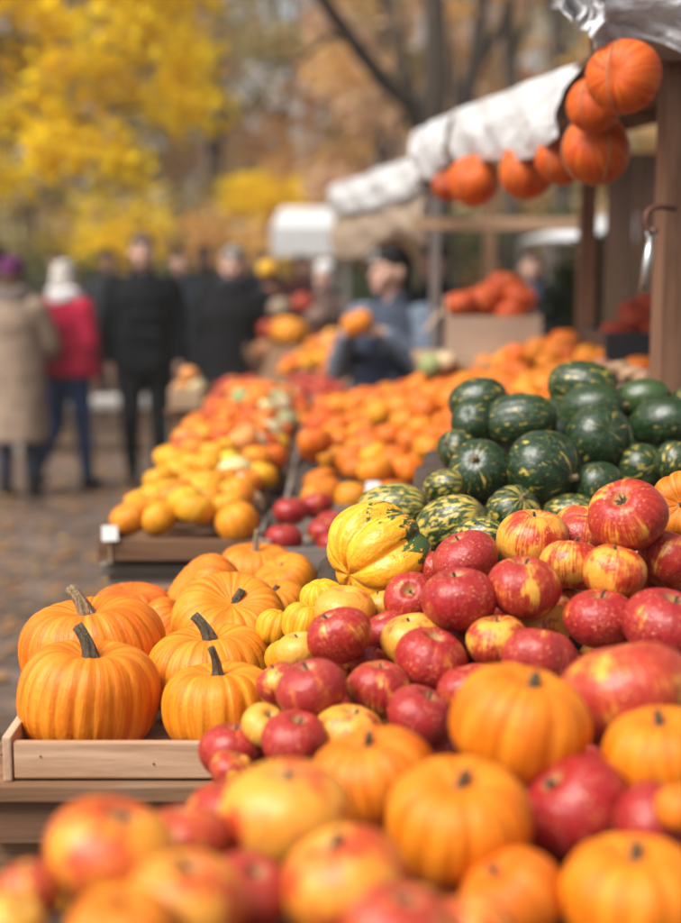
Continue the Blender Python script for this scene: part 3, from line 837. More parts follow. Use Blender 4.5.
# ------------------------------------------------------------------ green squashes
def green_d(py):
    return 2.30 + (540 - py) / 155 * 0.48
GR = [
 # px,py,w,h, dn, yellow, pale, axis(dx,dy) or None, label
 (478,401,58,40,0,.22,0,(.9,.2),'dark green squash at the upper left end of the green pile'),
 (477,423,52,46,-.02,.08,0,(-.5,.3),'dull green squash resting just below the upper left one'),
 (520,420,72,48,-.03,.22,0,(.95,.1),'long dark green squash with yellow flecks lying across the pile'),
 (582,386,68,42,0,.32,0,(.9,-.1),'topmost green squash with bold yellow flecks'),
 (592,409,64,40,-.01,.10,.1,(.9,.1),'smooth greyish green squash directly under the topmost one'),
 (598,437,66,58,-.05,.16,0,(.2,.2),'round dark green squash facing out below the two topmost'),
 (643,399,54,34,.02,.02,.5,(.9,.1),'pale edged green squash beside the wooden post'),
 (663,423,66,56,-.03,.08,0,(.8,.1),'large plain dark green squash at the picture edge beneath the post'),
 (543,469,77,70,-.06,.22,0,(.75,-.25),'largest dark green squash bulging out of the middle of the pile'),
 (481,471,64,60,-.03,.20,0,(-.3,.4),'dark green squash with crinkled flecks left of the largest one'),
 (457,449,42,44,.02,.25,0,(-.6,.3),'small green squash at the left flank of the pile'),
 (598,485,50,42,.0,.14,0,None,'small dark green squash in the hollow right of the largest one'),
 (641,468,54,46,.0,.24,0,(.5,.2),'flecked green squash low between the round and the plain large ones'),
 (677,462,46,44,-.02,.28,0,None,'yellow flecked green squash cut off by the picture edge'),
 (445,487,44,34,.0,.46,.05,(.8,.2),'small yellow striped green squash at the foot of the left flank'),
 (513,513,58,46,-.02,.40,0,(.3,.6),'round green squash with yellow dashes under the largest one'),
 (450,523,72,54,-.03,.56,.15,(.8,.35),'yellow and green striped squash beside the big yellow striped one'),
 (392,509,70,36,.02,.52,.4,(.95,.1),'pale streaked green squash lying leftmost behind the big yellow squash'),
 (479,539,58,32,-.05,.50,.1,(.8,.2),'green and yellow striped squash just above the apples'),
 (570,513,54,30,.02,.42,.1,(.9,.1),'green squash with yellow dashes showing between the pile and the apples'),
 (350,538,30,26,.0,.30,.1,None,'small dark green squash at the far left end beside the red apples'),
 (556,440,50,44,.09,.12,0,None,'dark green squash in the shade behind the largest one'),
 (630,440,50,44,.08,.12,0,None,'dark green squash in the shade between the round one and the plain large one'),
 (610,502,44,34,.06,.2,0,None,'shaded green squash right above the topmost apple'),
]
greens = []
for (px, py, w, h, dn, ye, pa, st, lab) in GR:
    d = green_d(py) + dn
    ax = cam_axis(*st) if st else None
    oval = bool(st) and w > h * 1.10 and abs(st[0]) > .6
    hgt = {0: 1.30, 1: 1.05, 2: 1.40, 3: .92}
    v = rnd.choice([0, 2]) if oval else rnd.choice([1, 3])
    half = w * d / FPX / 2
    r = half / hgt[v] if oval else half
    greens.append(Item('green_squash', 'squash', 'green_squash', P(px, py, d), r * (1.04 if oval else 1.0), lab, 'green squashes of the dark pile', (ye, pa, 0), axis=ax, var=v, stem=bool(st) and rnd.random() < .45))
relax(greens, tight=.9)
def mk(p):
    return Item('green_squash', 'squash', 'green_squash', p, rnd.uniform(.042, .052), 'green squash buried in the dark pile, hardly showing between its neighbours', 'buried green squashes', (.2, 0, 0), stem=False)
def reg():
    py = rnd.uniform(410, 530)
    return rnd.uniform(450, 690), py, green_d(py) + rnd.uniform(.06, .2)
greens_f = fillers(greens, 14, mk, reg)
# ------------------------------------------------------------------ crate pumpkins
UPX = Vector((0, 0, 1))
CP = [
 # px,py,w,d,squash,color,lean axis,stem var,stem spin,label
 (88,696,143,1.93,1.0,(.80,.215,.008),(.10,.05,1),1,0,0,1.0,'large smooth orange pumpkin at the front left of the crate, stem leaning'),
 (92,648,146,2.14,.88,(.78,.205,.010),(-.10,-.02,1),1,0,2.6,1.0,'wide orange pumpkin with a thick pale curved stem behind the front left one'),
 (219,706,118,1.90,.95,(.82,.245,.008),(-.04,.05,1),1,1,0.4,1.0,'small ribbed orange pumpkin at the front right of the crate with tall black stem'),
 (213,671,128,2.06,.92,(.80,.235,.010),(-.06,.02,1),1,0,2.8,1.0,'ribbed orange pumpkin behind the tall black stem, its own stem curving aside'),
 (231,627,118,2.25,.95,(.80,.24,.010),(.08,-.45,1),1,2,1.0,.8,'deeply ribbed orange pumpkin in the middle with short stub stem facing out'),
 (132,609,78,2.42,.80,(.72,.15,.012),(0,-.1,1),1,3,0,.4,'reddish orange flat pumpkin at the back left of the crate'),
 (203,592,82,2.45,.88,(.80,.21,.012),(-.6,-.2,.6),1,3,0,.5,'orange pumpkin lying tilted at the back, its ridged side up'),
 (256,570,78,2.74,.88,(.80,.215,.008),(0,.0,1),1,1,4.0,1.1,'farthest orange pumpkin in the crate with a tall tan stem'),
 (286,582,66,2.60,.9,(.82,.25,.010),(-.5,-.3,1),1,2,1.0,.7,'small orange pumpkin at the back right beside the farthest one'),
 (274,608,70,2.38,.92,(.80,.24,.012),(-.1,-.2,1),1,0,.8,.7,'golden orange pumpkin squeezed between the middle pumpkin and the yellow gourds'),
 (169,626,62,2.27,.95,(.80,.21,.010),(.7,-.1,.7),1,0,0,.6,'little orange pumpkin lying on its side between the wide and the middle ones'),
 (150,660,70,2.22,.9,(.79,.21,.010),None,0,0,0,1,'orange pumpkin mostly hidden between the two left pumpkins and the middle row'),
]
crate_pk = []
for i, (px, py, w, d, sq, c, ax, hs, sv, spin, sl, lab) in enumerate(CP):
    it = Item('pumpkin', 'pumpkin', 'crate_pumpkin', P(px, py, d), w * d / FPX / 2, lab, 'orange pumpkins in the front crate', c, axis=ax, spin=spin, squash=sq, stem=bool(hs), svar=sv, stem_scale=sl, var=i)
    if i in (1, 7):
        it.stem_mat = M['stem_tan']
    crate_pk.append(it)
relax(crate_pk, lim=.05)
# ------------------------------------------------------------------ yellow gourds and the striped squash between crate and apples
gy = []
for (px, py, w, d, sq, c, lab) in [
    (322,600,44,2.02,1.0,(.86,.42,.012),'bright yellow warty gourd topmost of the chain left of the striped squash'),
    (305,624,48,1.98,1.0,(.84,.36,.012),'orange yellow warty gourd in the middle of the chain beside the pumpkins'),
    (288,657,46,1.95,1.0,(.84,.34,.012),'orange yellow warty gourd lowest in the chain behind the jutting apples'),
    (276,628,40,2.06,1.0,(.85,.38,.014),'small yellow gourd between the pumpkins and the warty chain')]:
    gy.append(Item('yellow_gourd', 'gourd', 'small_pumpkin', P(px, py, d), w * d / FPX / 2, lab, 'yellow gourds beside the pumpkin crate', c, squash=1.0, stem=False))
# ------------------------------------------------------------------ people
def caps_np(a, b, ra, rb, n=14, m=5):
    a, b = Vector(a), Vector(b)
    t = (b - a)
    L = t.length
    t = t / L if L > 1e-6 else Vector((0, 0, 1))
    u = t.cross(Vector((0.31, 0.88, 0.2))).normalized()
    w = t.cross(u)
    V, F = [], []
    rings = []
    for i in range(m + 1):
        an = PI / 2 * i / m
        rings.append((a - t * ra * math.cos(an), ra * math.sin(an)))
    for i in range(m, -1, -1):
        an = PI / 2 * i / m
        rings.append((b + t * rb * math.cos(an), rb * math.sin(an)))
    for p, r in rings:
        r = max(r, 1e-4)
        for k in range(n):
            q = 2 * PI * k / n
            V.append(p + (u * math.cos(q) + w * math.sin(q)) * r)
    for i in range(len(rings) - 1):
        for k in range(n):
            x, y = i * n + k, i * n + (k + 1) % n
            F.append((x, y, y + n, x + n))
    F.append(tuple(range(n - 1, -1, -1)))
    F.append(tuple((len(rings) - 1) * n + k for k in range(n)))
    return V, F
def loft_np(secs, n=24):
    """secs: (z, cx, cy, rx, ry) stacked ellipses, closed"""
    V, F = [], []
    for z, cx, cy, rx, ry in secs:
        for k in range(n):
            q = 2 * PI * k / n
            V.append((cx + rx * math.cos(q), cy + ry * math.sin(q), z))
    for i in range(len(secs) - 1):
        for k in range(n):
            x, y = i * n + k, i * n + (k + 1) % n
            F.append((x, y, y + n, x + n))
    F.append(tuple(range(n - 1, -1, -1)))
    F.append(tuple((len(secs) - 1) * n + k for k in range(n)))
    return V, F
def ell_np(c, r, n=20, m=12):
    secs = []
    for i in range(m + 1):
        an = PI * i / m
        s = max(math.sin(an), 0.02)
        secs.append((c[2] - r[2] * math.cos(an), c[0], c[1], r[0] * s, r[1] * s))
    return loft_np(secs, n)
def fused(name, parts, voxel, smooth=3):
    """one continuous closed surface from overlapping solids"""
    V, F = merge(parts)
    me = mesh_np(name + '_src', V, F, False)
    o = bpy.data.objects.new('tmp_fuse', me)
    COL.objects.link(o)
    r = o.modifiers.new('r', 'REMESH')
    r.mode = 'VOXEL'
    r.voxel_size = voxel
    s = o.modifiers.new('s', 'SMOOTH')
    s.factor = 0.5
    s.iterations = smooth
    dg = bpy.context.evaluated_depsgraph_get()
    out = bpy.data.meshes.new_from_object(o.evaluated_get(dg))
    out.name = name
    out.polygons.foreach_set('use_smooth', [True] * len(out.polygons))
    out.materials.clear()
    bpy.data.objects.remove(o)
    bpy.data.meshes.remove(me)
    return out
def hand_parts(w, d, palm, side, curl=0.5):
    """w wrist, d finger direction, palm = palm facing direction; five separate bent fingers"""
    w, d, palm = Vector(w), Vector(d).normalized(), Vector(palm)
    palm = (palm - d * palm.dot(d)).normalized()
    s = d.cross(palm) * side
    out = [caps_np(w, w + d * .035, .026, .028), caps_np(w + d * .03 + s * .016, w + d * .085 + s * .026, .019, .017),
           caps_np(w + d * .03 - s * .012, w + d * .08 - s * .026, .019, .015), caps_np(w + d * .04, w + d * .088, .02, .018)]
    for k, l in ((.030, .066), (.010, .076), (-.010, .070), (-.029, .054)):
        a = w + d * .086 + s * k
        d1 = (d + palm * curl * .5).normalized()
        d2 = (d + palm * curl * 1.5).normalized()
        b = a + d1 * l * .5
        out += [caps_np(a, b, .0105, .0095, 8, 3), caps_np(b, b + d2 * l * .5, .0095, .0075, 8, 3)]
    a = w + d * .03 + s * .03
    b = a + (d * .6 + s * .7 + palm * .3).normalized() * .04
    out += [caps_np(a, b, .014, .011, 8, 3), caps_np(b, b + (d + palm * .5).normalized() * .03, .011, .009, 8, 3)]
    return out
def person(loc, rz, label, h=1.7, group=None, female=False, arms=None, legs=None, head_turn=0.0, top=('jacket', (.02, .02, .025)), bottom=(.02, .02, .025),
           hair=('short', (.03, .02, .015)), hat=None, scarf=None, skin=True, coat_len=0.86, shoes=(.02, .018, .016), apron=None, sleeve=None, bulk=0.022, coarse=False):
    """facing -Y before rotation.  arms: two (elbow, wrist, finger dir); legs: two (knee, ankle)"""
    sc = h / 1.72
    sw = .165 if female else .185
    vox = .012 if coarse else .0075
    if arms is None:
        arms = [((-sw - .055, .02, 1.12), (-sw - .05, -.06, .88), (0, -.15, -1)), ((sw + .055, .02, 1.12), (sw + .05, -.06, .88), (0, -.15, -1))]
    if legs is None:
        legs = [((-.095, -.01, .49), (-.10, .02, .09)), ((.095, -.01, .49), (.10, .02, .09))]
    B = []
    B.append(loft_np([(.84, 0, 0, .10, .08), (.90, 0, 0, .155, .105), (1.02, 0, 0, .145, .10), (1.15, 0, 0, .138, .098), (1.30, 0, 0, sw - .015, .108), (1.40, 0, .01, sw - .05, .085), (1.46, 0, .01, .07, .065)]))
    B.append(caps_np((0, .015, 1.42), (0, .0, 1.56), .056, .052))
    ct, st_ = math.cos(head_turn), math.sin(head_turn)
    def hd(x, y, z):
        return (x * ct - y * st_, x * st_ + y * ct, z)
    B.append(ell_np((0, .005, 1.625), (.074, .093, .105)))
    B.append(caps_np(hd(0, -.03, 1.575), hd(0, -.065, 1.545), .055, .032))
    B.append(caps_np(hd(0, -.085, 1.635), hd(0, -.108, 1.598), .010, .014, 8, 3))
    B.append(caps_np(hd(-.032, -.068, 1.655), hd(.032, -.068, 1.655), .022, .022, 8, 3))
    for s in (-1, 1):
        B.append(ell_np(hd(s * .076, .012, 1.615), (.014, .022, .032), 10, 8))
        B.append(caps_np(hd(s * .035, -.06, 1.60), hd(s * .02, -.075, 1.57), .03, .022, 8, 3))
    for i, s in enumerate((-1, 1)):
        sh = (s * sw, .015, 1.385)
        el, wr, fd = arms[i]
        B += [caps_np(sh, el, .052, .041), caps_np(el, wr, .041, .028)]
        palm = (-s, 0, 0) if abs(fd[2]) > .6 else (0, 0, -1)
        if len(arms[i]) == 3:
            pass
        B += hand_parts(wr, fd, palm, -s if abs(fd[2]) > .6 else s, .5)
        kn, an = legs[i]
        B += [caps_np((s * .09, 0, .90), kn, .088, .056), caps_np(kn, an, .056, .038), caps_np((an[0], an[1] + .01, an[2] - .045), (an[0] * 1.08, an[1] - .14, max(.03, an[2] - .06)), .04, .028)]
    body = obj('person', fused('person_body', B, vox), M['skin'])
    body.location = loc
    body.rotation_euler = (0, 0, rz)
    body.scale = (sc, sc, sc)
    tag(body, label, 'person', group)
    def cloth(nm, parts, col, vx=.012, mat='fabric', sm=4):
        o = obj(nm, fused(nm, parts, vx, sm), M[mat], body)
        o.color = (*col, 1)
        return o
    # trousers
    T = [loft_np([(.82, 0, 0, .12, .10), (.90, 0, 0, .172, .122), (1.04, 0, 0, .155, .112), (1.06, 0, 0, .15, .108)])]
    for i, s in enumerate((-1, 1)):
        kn, an = legs[i]
        mid = Vector(kn).lerp(Vector(an), .93)
        T += [caps_np((s * .09, 0, .90), kn, .103, .073), caps_np(kn, mid, .073, .055)]
    cloth('trousers', T, bottom)
    for i, s in enumerate((-1, 1)):
        kn, an = legs[i]
        z = max(an[2] - .05, .042)
        cloth('shoe', [caps_np((an[0], an[1] + .025, z), (an[0] * 1.1, an[1] - .15, max(z - .012, .034)), .048, .036), caps_np((an[0], an[1] + .01, z), (an[0], an[1] + .005, an[2] + .06), .05, .05)], shoes, .01, 'fabric')
    # upper garment
    k = bulk
    J = [loft_np([(coat_len, 0, 0, .175 + k, .125 + k), (coat_len + .03, 0, 0, .18 + k, .13 + k), (1.04, 0, 0, .158 + k, .115 + k), (1.16, 0, 0, .15 + k, .112 + k), (1.31, 0, 0, sw + .002 + k, .118 + k), (1.41, 0, .01, sw - .035 + k, .093 + k), (1.475, 0, .012, .085, .08)])]
    SL = []
    for i, s in enumerate((-1, 1)):
        sh = Vector((s * sw, .015, 1.385))
        el, wr = Vector(arms[i][0]), Vector(arms[i][1])
        cuff = el.lerp(wr, .93)
        SL += [caps_np(sh, el, .066 + k * .6, .056 + k * .4), caps_np(el, cuff, .056 + k * .4, .044)]
        # folds at the elbow
        for f in range(3):
            q = sh.lerp(el, .7 + .13 * f)
            SL.append(caps_np(q + Vector((.01 * s, -.035, 0)), q + Vector((.0, .035, .012)), .032, .03, 8, 3))
    for f in range(5):
        z = coat_len + .05 + .08 * f
        if z < 1.3:
            J.append(caps_np((-.13, -.115 - k, z), (.12, -.118 - k, z + .03 * (-1) ** f), .016, .014, 8, 3))
    collar = [caps_np((.075 * math.cos(a), .012 + .07 * math.sin(a), 1.47), (.07 * math.cos(a), .012 + .068 * math.sin(a), 1.52), .018, .014, 8, 3) for a in [2 * PI * q / 12 for q in range(12)] if not (-2.0 < a - 2 * PI < -1.1)]
    if sleeve is None:
        cloth(top[0], J + SL + collar, top[1])
    else:
        cloth(top[0], J + collar, top[1])
        cloth('sleeves', SL, sleeve)
    if apron:
        cloth('apron', [loft_np([(.62, 0, -.03, .19, .12 + k), (.95, 0, -.02, .185 + k, .13 + k), (1.1, 0, -.02, .165 + k, .12 + k), (1.3, 0, -.025, .12, .105 + k), (1.36, 0, -.02, .10, .09)])], apron)
    # hair, hat, scarf, face
    hk, hc = hair
    if hk != 'none':
        H = [ell_np((0, .012, 1.672), (.083, .098, .086)), ell_np((0, .04, 1.63), (.083, .075, .09))]
        if hk == 'long':
            H += [ell_np((0, .045, 1.645), (.094, .085, .105)), loft_np([(1.36, 0, .085, .085, .035), (1.45, 0, .075, .095, .05), (1.55, 0, .05, .09, .065), (1.64, 0, .03, .08, .08)])]
            for s in (-1, 1):
                H.append(caps_np((s * .075, .01, 1.64), (s * .085, .03, 1.46), .028, .022, 8, 3))
        elif hk == 'bob':
            H += [loft_np([(1.50, 0, .045, .085, .06), (1.58, 0, .04, .092, .075), (1.66, 0, .025, .085, .088)])]
        if hk == 'grey':
            H += []
        ho = cloth('hair', H, hc, .010)
    if hat:
        col, kd = hat
        if kd == 'beanie':
            cloth('beanie', [ell_np((0, .01, 1.685), (.092, .106, .088)), loft_np([(1.635, 0, .01, .094, .108), (1.645, 0, .01, .099, .112), (1.675, 0, .01, .099, .112), (1.685, 0, .01, .09, .104)])], col, .010)
        else:
            cloth('hood', [ell_np((0, .03, 1.64), (.105, .115, .13)), caps_np((0, .06, 1.5), (0, .02, 1.60), .095, .1)], col, .010)
    if scarf:
        S = []
        for q in range(16):
            a, b = 2 * PI * q / 16, 2 * PI * (q + 1) / 16
            for zz, rr in ((1.47, .105), (1.51, .10)):
                S.append(caps_np((rr * math.cos(a), .012 + rr * .9 * math.sin(a), zz + .012 * math.sin(3 * a)), (rr * math.cos(b), .012 + rr * .9 * math.sin(b), zz + .012 * math.sin(3 * b)), .036, .036, 8, 3))
        cloth('scarf', S, scarf, .011)
    for s in (-1, 1):
        V, F = ell_np(hd(s * .030, -.082, 1.628), (.011, .008, .008), 10, 8)
        obj('eye', mesh_np('eye', V, F), M['eye'], body)
        V, F = caps_np(hd(s * .016, -.094, 1.652), hd(s * .044, -.084, 1.654), .0045, .003, 6, 2)
        e = obj('eyebrow', mesh_np('eyebrow', V, F), M['hair'], body)
    V, F = merge([caps_np(hd(-.022, -.088, 1.569), hd(0, -.097, 1.571), .005, .007, 8, 3), caps_np(hd(.022, -.088, 1.569), hd(0, -.097, 1.571), .005, .007, 8, 3)])
    obj('mouth', mesh_np('mouth', V, F), M['lip'], body)
    return body
def ground_at(px, d):
    p = P(px, 0, d)
    yy = d * math.cos(PITCH)
    # point on the ground whose depth along the lens axis is d:  d = y cosP - (z-CAMZ) sinP ... z = 0
    y = (d - CAMZ * math.sin(PITCH)) / math.cos(PITCH)
    return Vector(((px - CX) / FPX * d, y, 0))
walk = [((-.10, -.10, .50), (-.10, .10, .14)), ((.095, -.06, .50), (.10, -.12, .09))]
person(ground_at(20, 9.9), PI * .97, 'woman seen from behind in a long beige wool coat and purple knitted hat', 1.62, female=True, top=('coat', (.30, .215, .155)), bottom=(.035, .04, .06), coat_len=.42, hair=('bob', (.10, .055, .03)), hat=((.11, .02, .085), 'beanie'), scarf=(.20, .16, .14), bulk=.05,
       arms=[((-.25, -.05, 1.12), (-.19, -.22, 1.0), (0.3, -1, 0)), ((.25, -.05, 1.12), (.19, -.22, 1.0), (-.3, -1, 0))])
person(ground_at(71, 10.2), PI * .86, 'woman walking away in a bright red jacket, thick white scarf and blue jeans', 1.60, female=True, top=('jacket', (.42, .012, .045)), bottom=(.03, .055, .13), coat_len=.88, hair=('bob', (.55, .50, .45)), scarf=(.75, .73, .72), bulk=.045,
       legs=[((-.09, -.06, .50), (-.09, -.10, .09)), ((.12, .0, .50), (.16, .24, .14))])
person(ground_at(147, 10.3), .12, 'man dressed all in black walking toward the camera with empty hands', 1.80, top=('jacket', (.0045, .005, .0065)), bottom=(.004, .004, .005), coat_len=.80, hair=('short', (.09, .06, .045)), bulk=.035, legs=walk)
person(ground_at(236, 9.6), -.25, 'man in a long black coat standing behind the far produce table', 1.70, top=('coat', (.0045, .0045, .0055)), bottom=(.006, .006, .007), coat_len=.50, hair=('short', (.16, .15, .14)), bulk=.045, scarf=(.02, .02, .024))
V7 = ground_at(390, 7.0)
person(V7, -.5, 'vendor with black hair in a grey blue shirt and navy apron holding a small pumpkin', 1.68, female=True, top=('jacket', (.05, .062, .09)), sleeve=(.15, .18, .235), apron=(.012, .017, .032), bottom=(.02, .025, .035), hair=('long', (.012, .010, .010)), bulk=.04, head_turn=-.6,
       arms=[((-.25, -.08, 1.15), (-.10, -.27, 1.335), (.8, -.5, .25)), ((.25, -.08, 1.15), (.10, -.27, 1.335), (-.8, -.5, .25))])
CG = 'people in the blurred market crowd'
for (px, d, h, rz, lab, top, bot, hr, ht) in [
    (182, 13.0, 1.72, .3, 'person in a dark slate jacket between the two men in black', (.03, .038, .05), (.02, .022, .03), ('short', (.05, .03, .02)), None),
    (112, 15.0, 1.72, .2, 'person in a grey blue coat half hidden by the walking man in black', (.06, .07, .085), (.03, .03, .04), ('bob', (.08, .05, .03)), None),
    (205, 16.0, 1.75, -.2, 'person in a charcoal hooded jacket far down the market lane', (.04, .04, .045), (.03, .03, .035), ('short', (.04, .03, .02)), ((.04, .04, .045), 'hood')),
    (325, 11.0, 1.60, -.4, 'grey haired person in a brown jacket stooping behind the far pumpkins', (.09, .055, .045), (.03, .03, .035), ('bob', (.55, .54, .54)), None),
    (262, 17.0, 1.72, .1, 'person in a navy coat next to the far white tent', (.02, .03, .05), (.02, .02, .025), ('short', (.10, .06, .03)), None),
    (432, 9.0, 1.72, -.5, 'person in black behind the vendor under the canopy', (.012, .013, .017), (.015, .015, .02), ('short', (.02, .016, .012)), None),
    (528, 11.0, 1.68, -.2, 'person in a dark blue jacket seen above the cardboard box of squash', (.03, .04, .08), (.02, .02, .03), ('bob', (.05, .03, .02)), None),
    (4, 13.5, 1.74, PI, 'person in dark clothes behind the woman in the beige coat', (.03, .03, .036), (.02, .02, .025), ('short', (.03, .02, .015)), None),
    (58, 18.0, 1.7, .2, 'person in an olive jacket far away between the two women', (.07, .07, .045), (.03, .03, .035), ('short', (.06, .04, .02)), None),
    (303, 15.0, 1.66, .5, 'person in a maroon jacket in front of the far white tent', (.10, .025, .03), (.03, .03, .04), ('bob', (.06, .035, .02)), None)]:
    person(ground_at(px, d), rz, lab, h, CG, top=('jacket', top), bottom=bot, hair=hr, hat=ht, bulk=.04, coarse=True)
# pumpkin held by the vendor
_h = V7 + Matrix.Rotation(-.5, 3, 'Z') @ Vector((0, -.36, 1.40)) * (1.66 / 1.72)
HELD = Item('pumpkin', 'pumpkin', 'pile_pumpkin', _h, .075, 'small orange pumpkin held in both hands by the vendor', None, (.80, .24, .02))
# ------------------------------------------------------------------ ground and hill
def grid_mesh(name, x0, x1, y0, y1, nx, ny, zf):
    V = [(x0 + (x1 - x0) * i / nx, y0 + (y1 - y0) * j / ny, 0) for j in range(ny + 1) for i in range(nx + 1)]
    V = [(x, y, zf(x, y)) for x, y, _ in V]
    F = [(j * (nx + 1) + i, j * (nx + 1) + i + 1, (j + 1) * (nx + 1) + i + 1, (j + 1) * (nx + 1) + i) for j in range(ny) for i in range(nx)]
    return mesh_np(name, V, F)
o = obj('ground', grid_mesh('ground', -160, 160, -40, 260, 2, 2, lambda x, y: 0), M['ground'])
o['kind'] = 'structure'
def hz(x, y):
    t = max(0, y - 27)
    return -0.05 + min(t * .16, 3.6) + (math.sin(x * .31) + math.sin(y * .23 + x * .1)) * min(t * .05, .8)
o = obj('hill', grid_mesh('hill', -120, 120, 26, 180, 90, 70, hz), M['hill'])
o['kind'] = 'structure'

# ------------------------------------------------------------------ leaves and trees
def leaf_mesh(name, cen, rad, per, size, seed, squash=.75, hang=0.0):
    r_ = np.random.RandomState(seed)
    n = len(cen) * per
    c = np.repeat(np.array(cen, float), per, 0)
    rr = np.repeat(np.array(rad, float), per)
    d = r_.randn(n, 3)
    d /= np.linalg.norm(d, axis=1)[:, None]
    d *= (r_.rand(n) ** .5 * rr)[:, None]
    d[:, 2] *= squash
    c = c + d
    u = r_.randn(n, 3)
    u[:, 2] -= hang
    u /= np.linalg.norm(u, axis=1)[:, None]
    w = np.cross(u, r_.randn(n, 3))
    w /= np.linalg.norm(w, axis=1)[:, None]
    s = size * (0.6 + 0.8 * r_.rand(n))[:, None]
    nrm = np.cross(u, w)
    V = np.empty((n, 4, 3))
    V[:, 0] = c - u * s * .5
    V[:, 1] = c + w * s * .36 + nrm * s * .08
    V[:, 2] = c + u * s * .55
    V[:, 3] = c - w * s * .36 + nrm * s * .08
    me = bpy.data.meshes.new(name)
    me.vertices.add(n * 4)
    me.vertices.foreach_set('co', V.reshape(-1))
    me.loops.add(n * 4)
    me.loops.foreach_set('vertex_index', np.arange(n * 4))
    me.polygons.add(n)
    me.polygons.foreach_set('loop_start', np.arange(0, n * 4, 4))
    me.polygons.foreach_set('loop_total', np.full(n, 4))
    me.update(calc_edges=True)
    return me
def branch(a, b, r0, r1, bend=.1, n=6, seed=0):
    r_ = random.Random(seed)
    a, b = Vector(a), Vector(b)
    L = (b - a).length
    off = Vector((r_.uniform(-1, 1), r_.uniform(-1, 1), r_.uniform(-.3, .6))) * L * bend
    pts, rad = [], []
    for i in range(n + 1):
        t = i / n
        pts.append(a.lerp(b, t) + off * math.sin(PI * t) + Vector((r_.uniform(-1, 1), r_.uniform(-1, 1), r_.uniform(-1, 1))) * L * .012)
        rad.append(r0 + (r1 - r0) * t)
    return tube_np(pts, rad, 8)
# yellow tree at the left of the lane
ty = empty('deciduous_tree', (-4.9, 14.3, 0), 'bright yellow maple with hanging branches at the left of the lane', 'tree')
r_ = random.Random(5)
cen, rad, br = [], [], []
top = Vector((0, 0, 4.8))
br.append(branch((0, 0, -.1), top, .24, .15, .03, 8, 1))
o0 = Vector(ty.location)
for i in range(230):
    px, py, d = r_.uniform(-260, 212), r_.uniform(-330, 212), r_.uniform(11.8, 16.5)
    edge = 214 - max(0, py - 90) * .35 - 22 * math.sin(py * .05) - (35 if py < 30 else 0)
    if px > edge:
        continue
    if py > 150 and r_.random() < (py - 150) / 62 * .7:
        continue
    if 70 < py < 95 and 20 < px < 80 and r_.random() < .6:
        continue
    cen.append(P(px, py, d) - o0)
    rad.append(r_.uniform(.26, .55))
for k in range(30):
    c = r_.choice(cen)
    s = top.lerp(Vector((0, 0, 2.4)), r_.random())
    br.append(branch(s, c, .055, .012, .12, 7, k))
V, F = merge(br)
obj('trunk', mesh_np('trunk', V, F), M['bark'], ty)
obj('crown', leaf_mesh('crown', cen, rad, 85, .125, 7, .7, .4), M['leaf_yellow'], ty)
# dark branching tree behind the stalls
def bare(name, label, d, limbs, crown=None, mat='leaf_orange', seed=0, fat=1.08):
    limbs = [[(x, y, r * fat, *q) for (x, y, r, *q) in l] for l in limbs]
    p0 = P(limbs[0][0][0], limbs[0][0][1], d)
    t = empty(name, (p0.x, p0.y, 0), label, 'tree')
    o0 = Vector(t.location)
    parts = [tube_np([Vector((0, 0, -.2)), Vector((0, 0, 1.0)), p0 - o0], [limbs[0][0][2] * 1.35 * d / FPX, limbs[0][0][2] * 1.1 * d / FPX, limbs[0][0][2] * d / FPX], 10)]
    for k, l in enumerate(limbs):
        pts = [P(x, y, d + q) - o0 for (x, y, r, *qq) in l for q in [qq[0] if qq else 0]]
        parts.append(tube_np(pts, [q[2] * d / FPX for q in l], 10))
    V, F = merge(parts)
    obj('trunk', mesh_np('trunk', V, F), M['bark'], t)
    if crown:
        r_ = random.Random(seed)
        cc, rr = [], []
        for _ in range(crown):
            cc.append(P(r_.uniform(270, 640), r_.uniform(-420, -30) if _ > 5 else r_.uniform(-20, 100), d + (r_.uniform(-2.5, 3) if _ > 5 else r_.uniform(1, 3))) - o0)
            rr.append(r_.uniform(.35, .8))
        obj('crown', leaf_mesh('crown', cc, rr, 90, .13, seed), M[mat], t)
    return t
bare('deciduous_tree', 'dark forked tree with a long limb leaning left behind the stall canopies', 17.0, [
    [(434, 190, 14), (433, 130, 13), (437, 70, 12), (434, 0, 11), (428, -120, 8), (440, -260, 5)],
    [(430, 150, 10), (410, 104, 9.5), (384, 82, 8.5, -.3), (350, 38, 7.5, -.6), (316, -10, 6.5, -1), (270, -90, 4, -1.4)],
    [(412, 108, 6, -.1), (404, 70, 5.5), (394, 30, 5), (388, -20, 4, .6), (380, -130, 2, 1)],
    [(440, 170, 10), (462, 110, 9.5, .4), (476, 60, 9, .6), (482, 0, 8.5, .8), (478, -130, 5, 1)],
    [(352, 40, 4, -.6), (330, 36, 3, -.8), (300, 60, 2, -1), (262, 64, 1.2, -1.2)],
    [(474, 70, 6, .6), (500, 30, 5, .9), (515, -20, 4.5, 1), (540, -120, 3, 1.4)]], 46, 'leaf_orange', 21)
bare('deciduous_tree', 'slim dark trunk rising between the plastic sheet and the forked tree', 20.0, [
    [(510, 170, 8), (512, 90, 7.5), (508, 20, 7), (512, -60, 6), (500, -200, 3)], [(511, 60, 4), (528, 20, 3.5), (535, -40, 3, .5), (560, -140, 2, 1)]])
bare('deciduous_tree', 'straight grey trunk directly behind the plastic sheet of the near stall', 22.0, [
    [(562, 190, 9), (560, 90, 8.5), (557, 20, 8), (560, -80, 7), (556, -220, 4)], [(559, 40, 4), (545, 0, 3.5), (525, -60, 2.5)]])
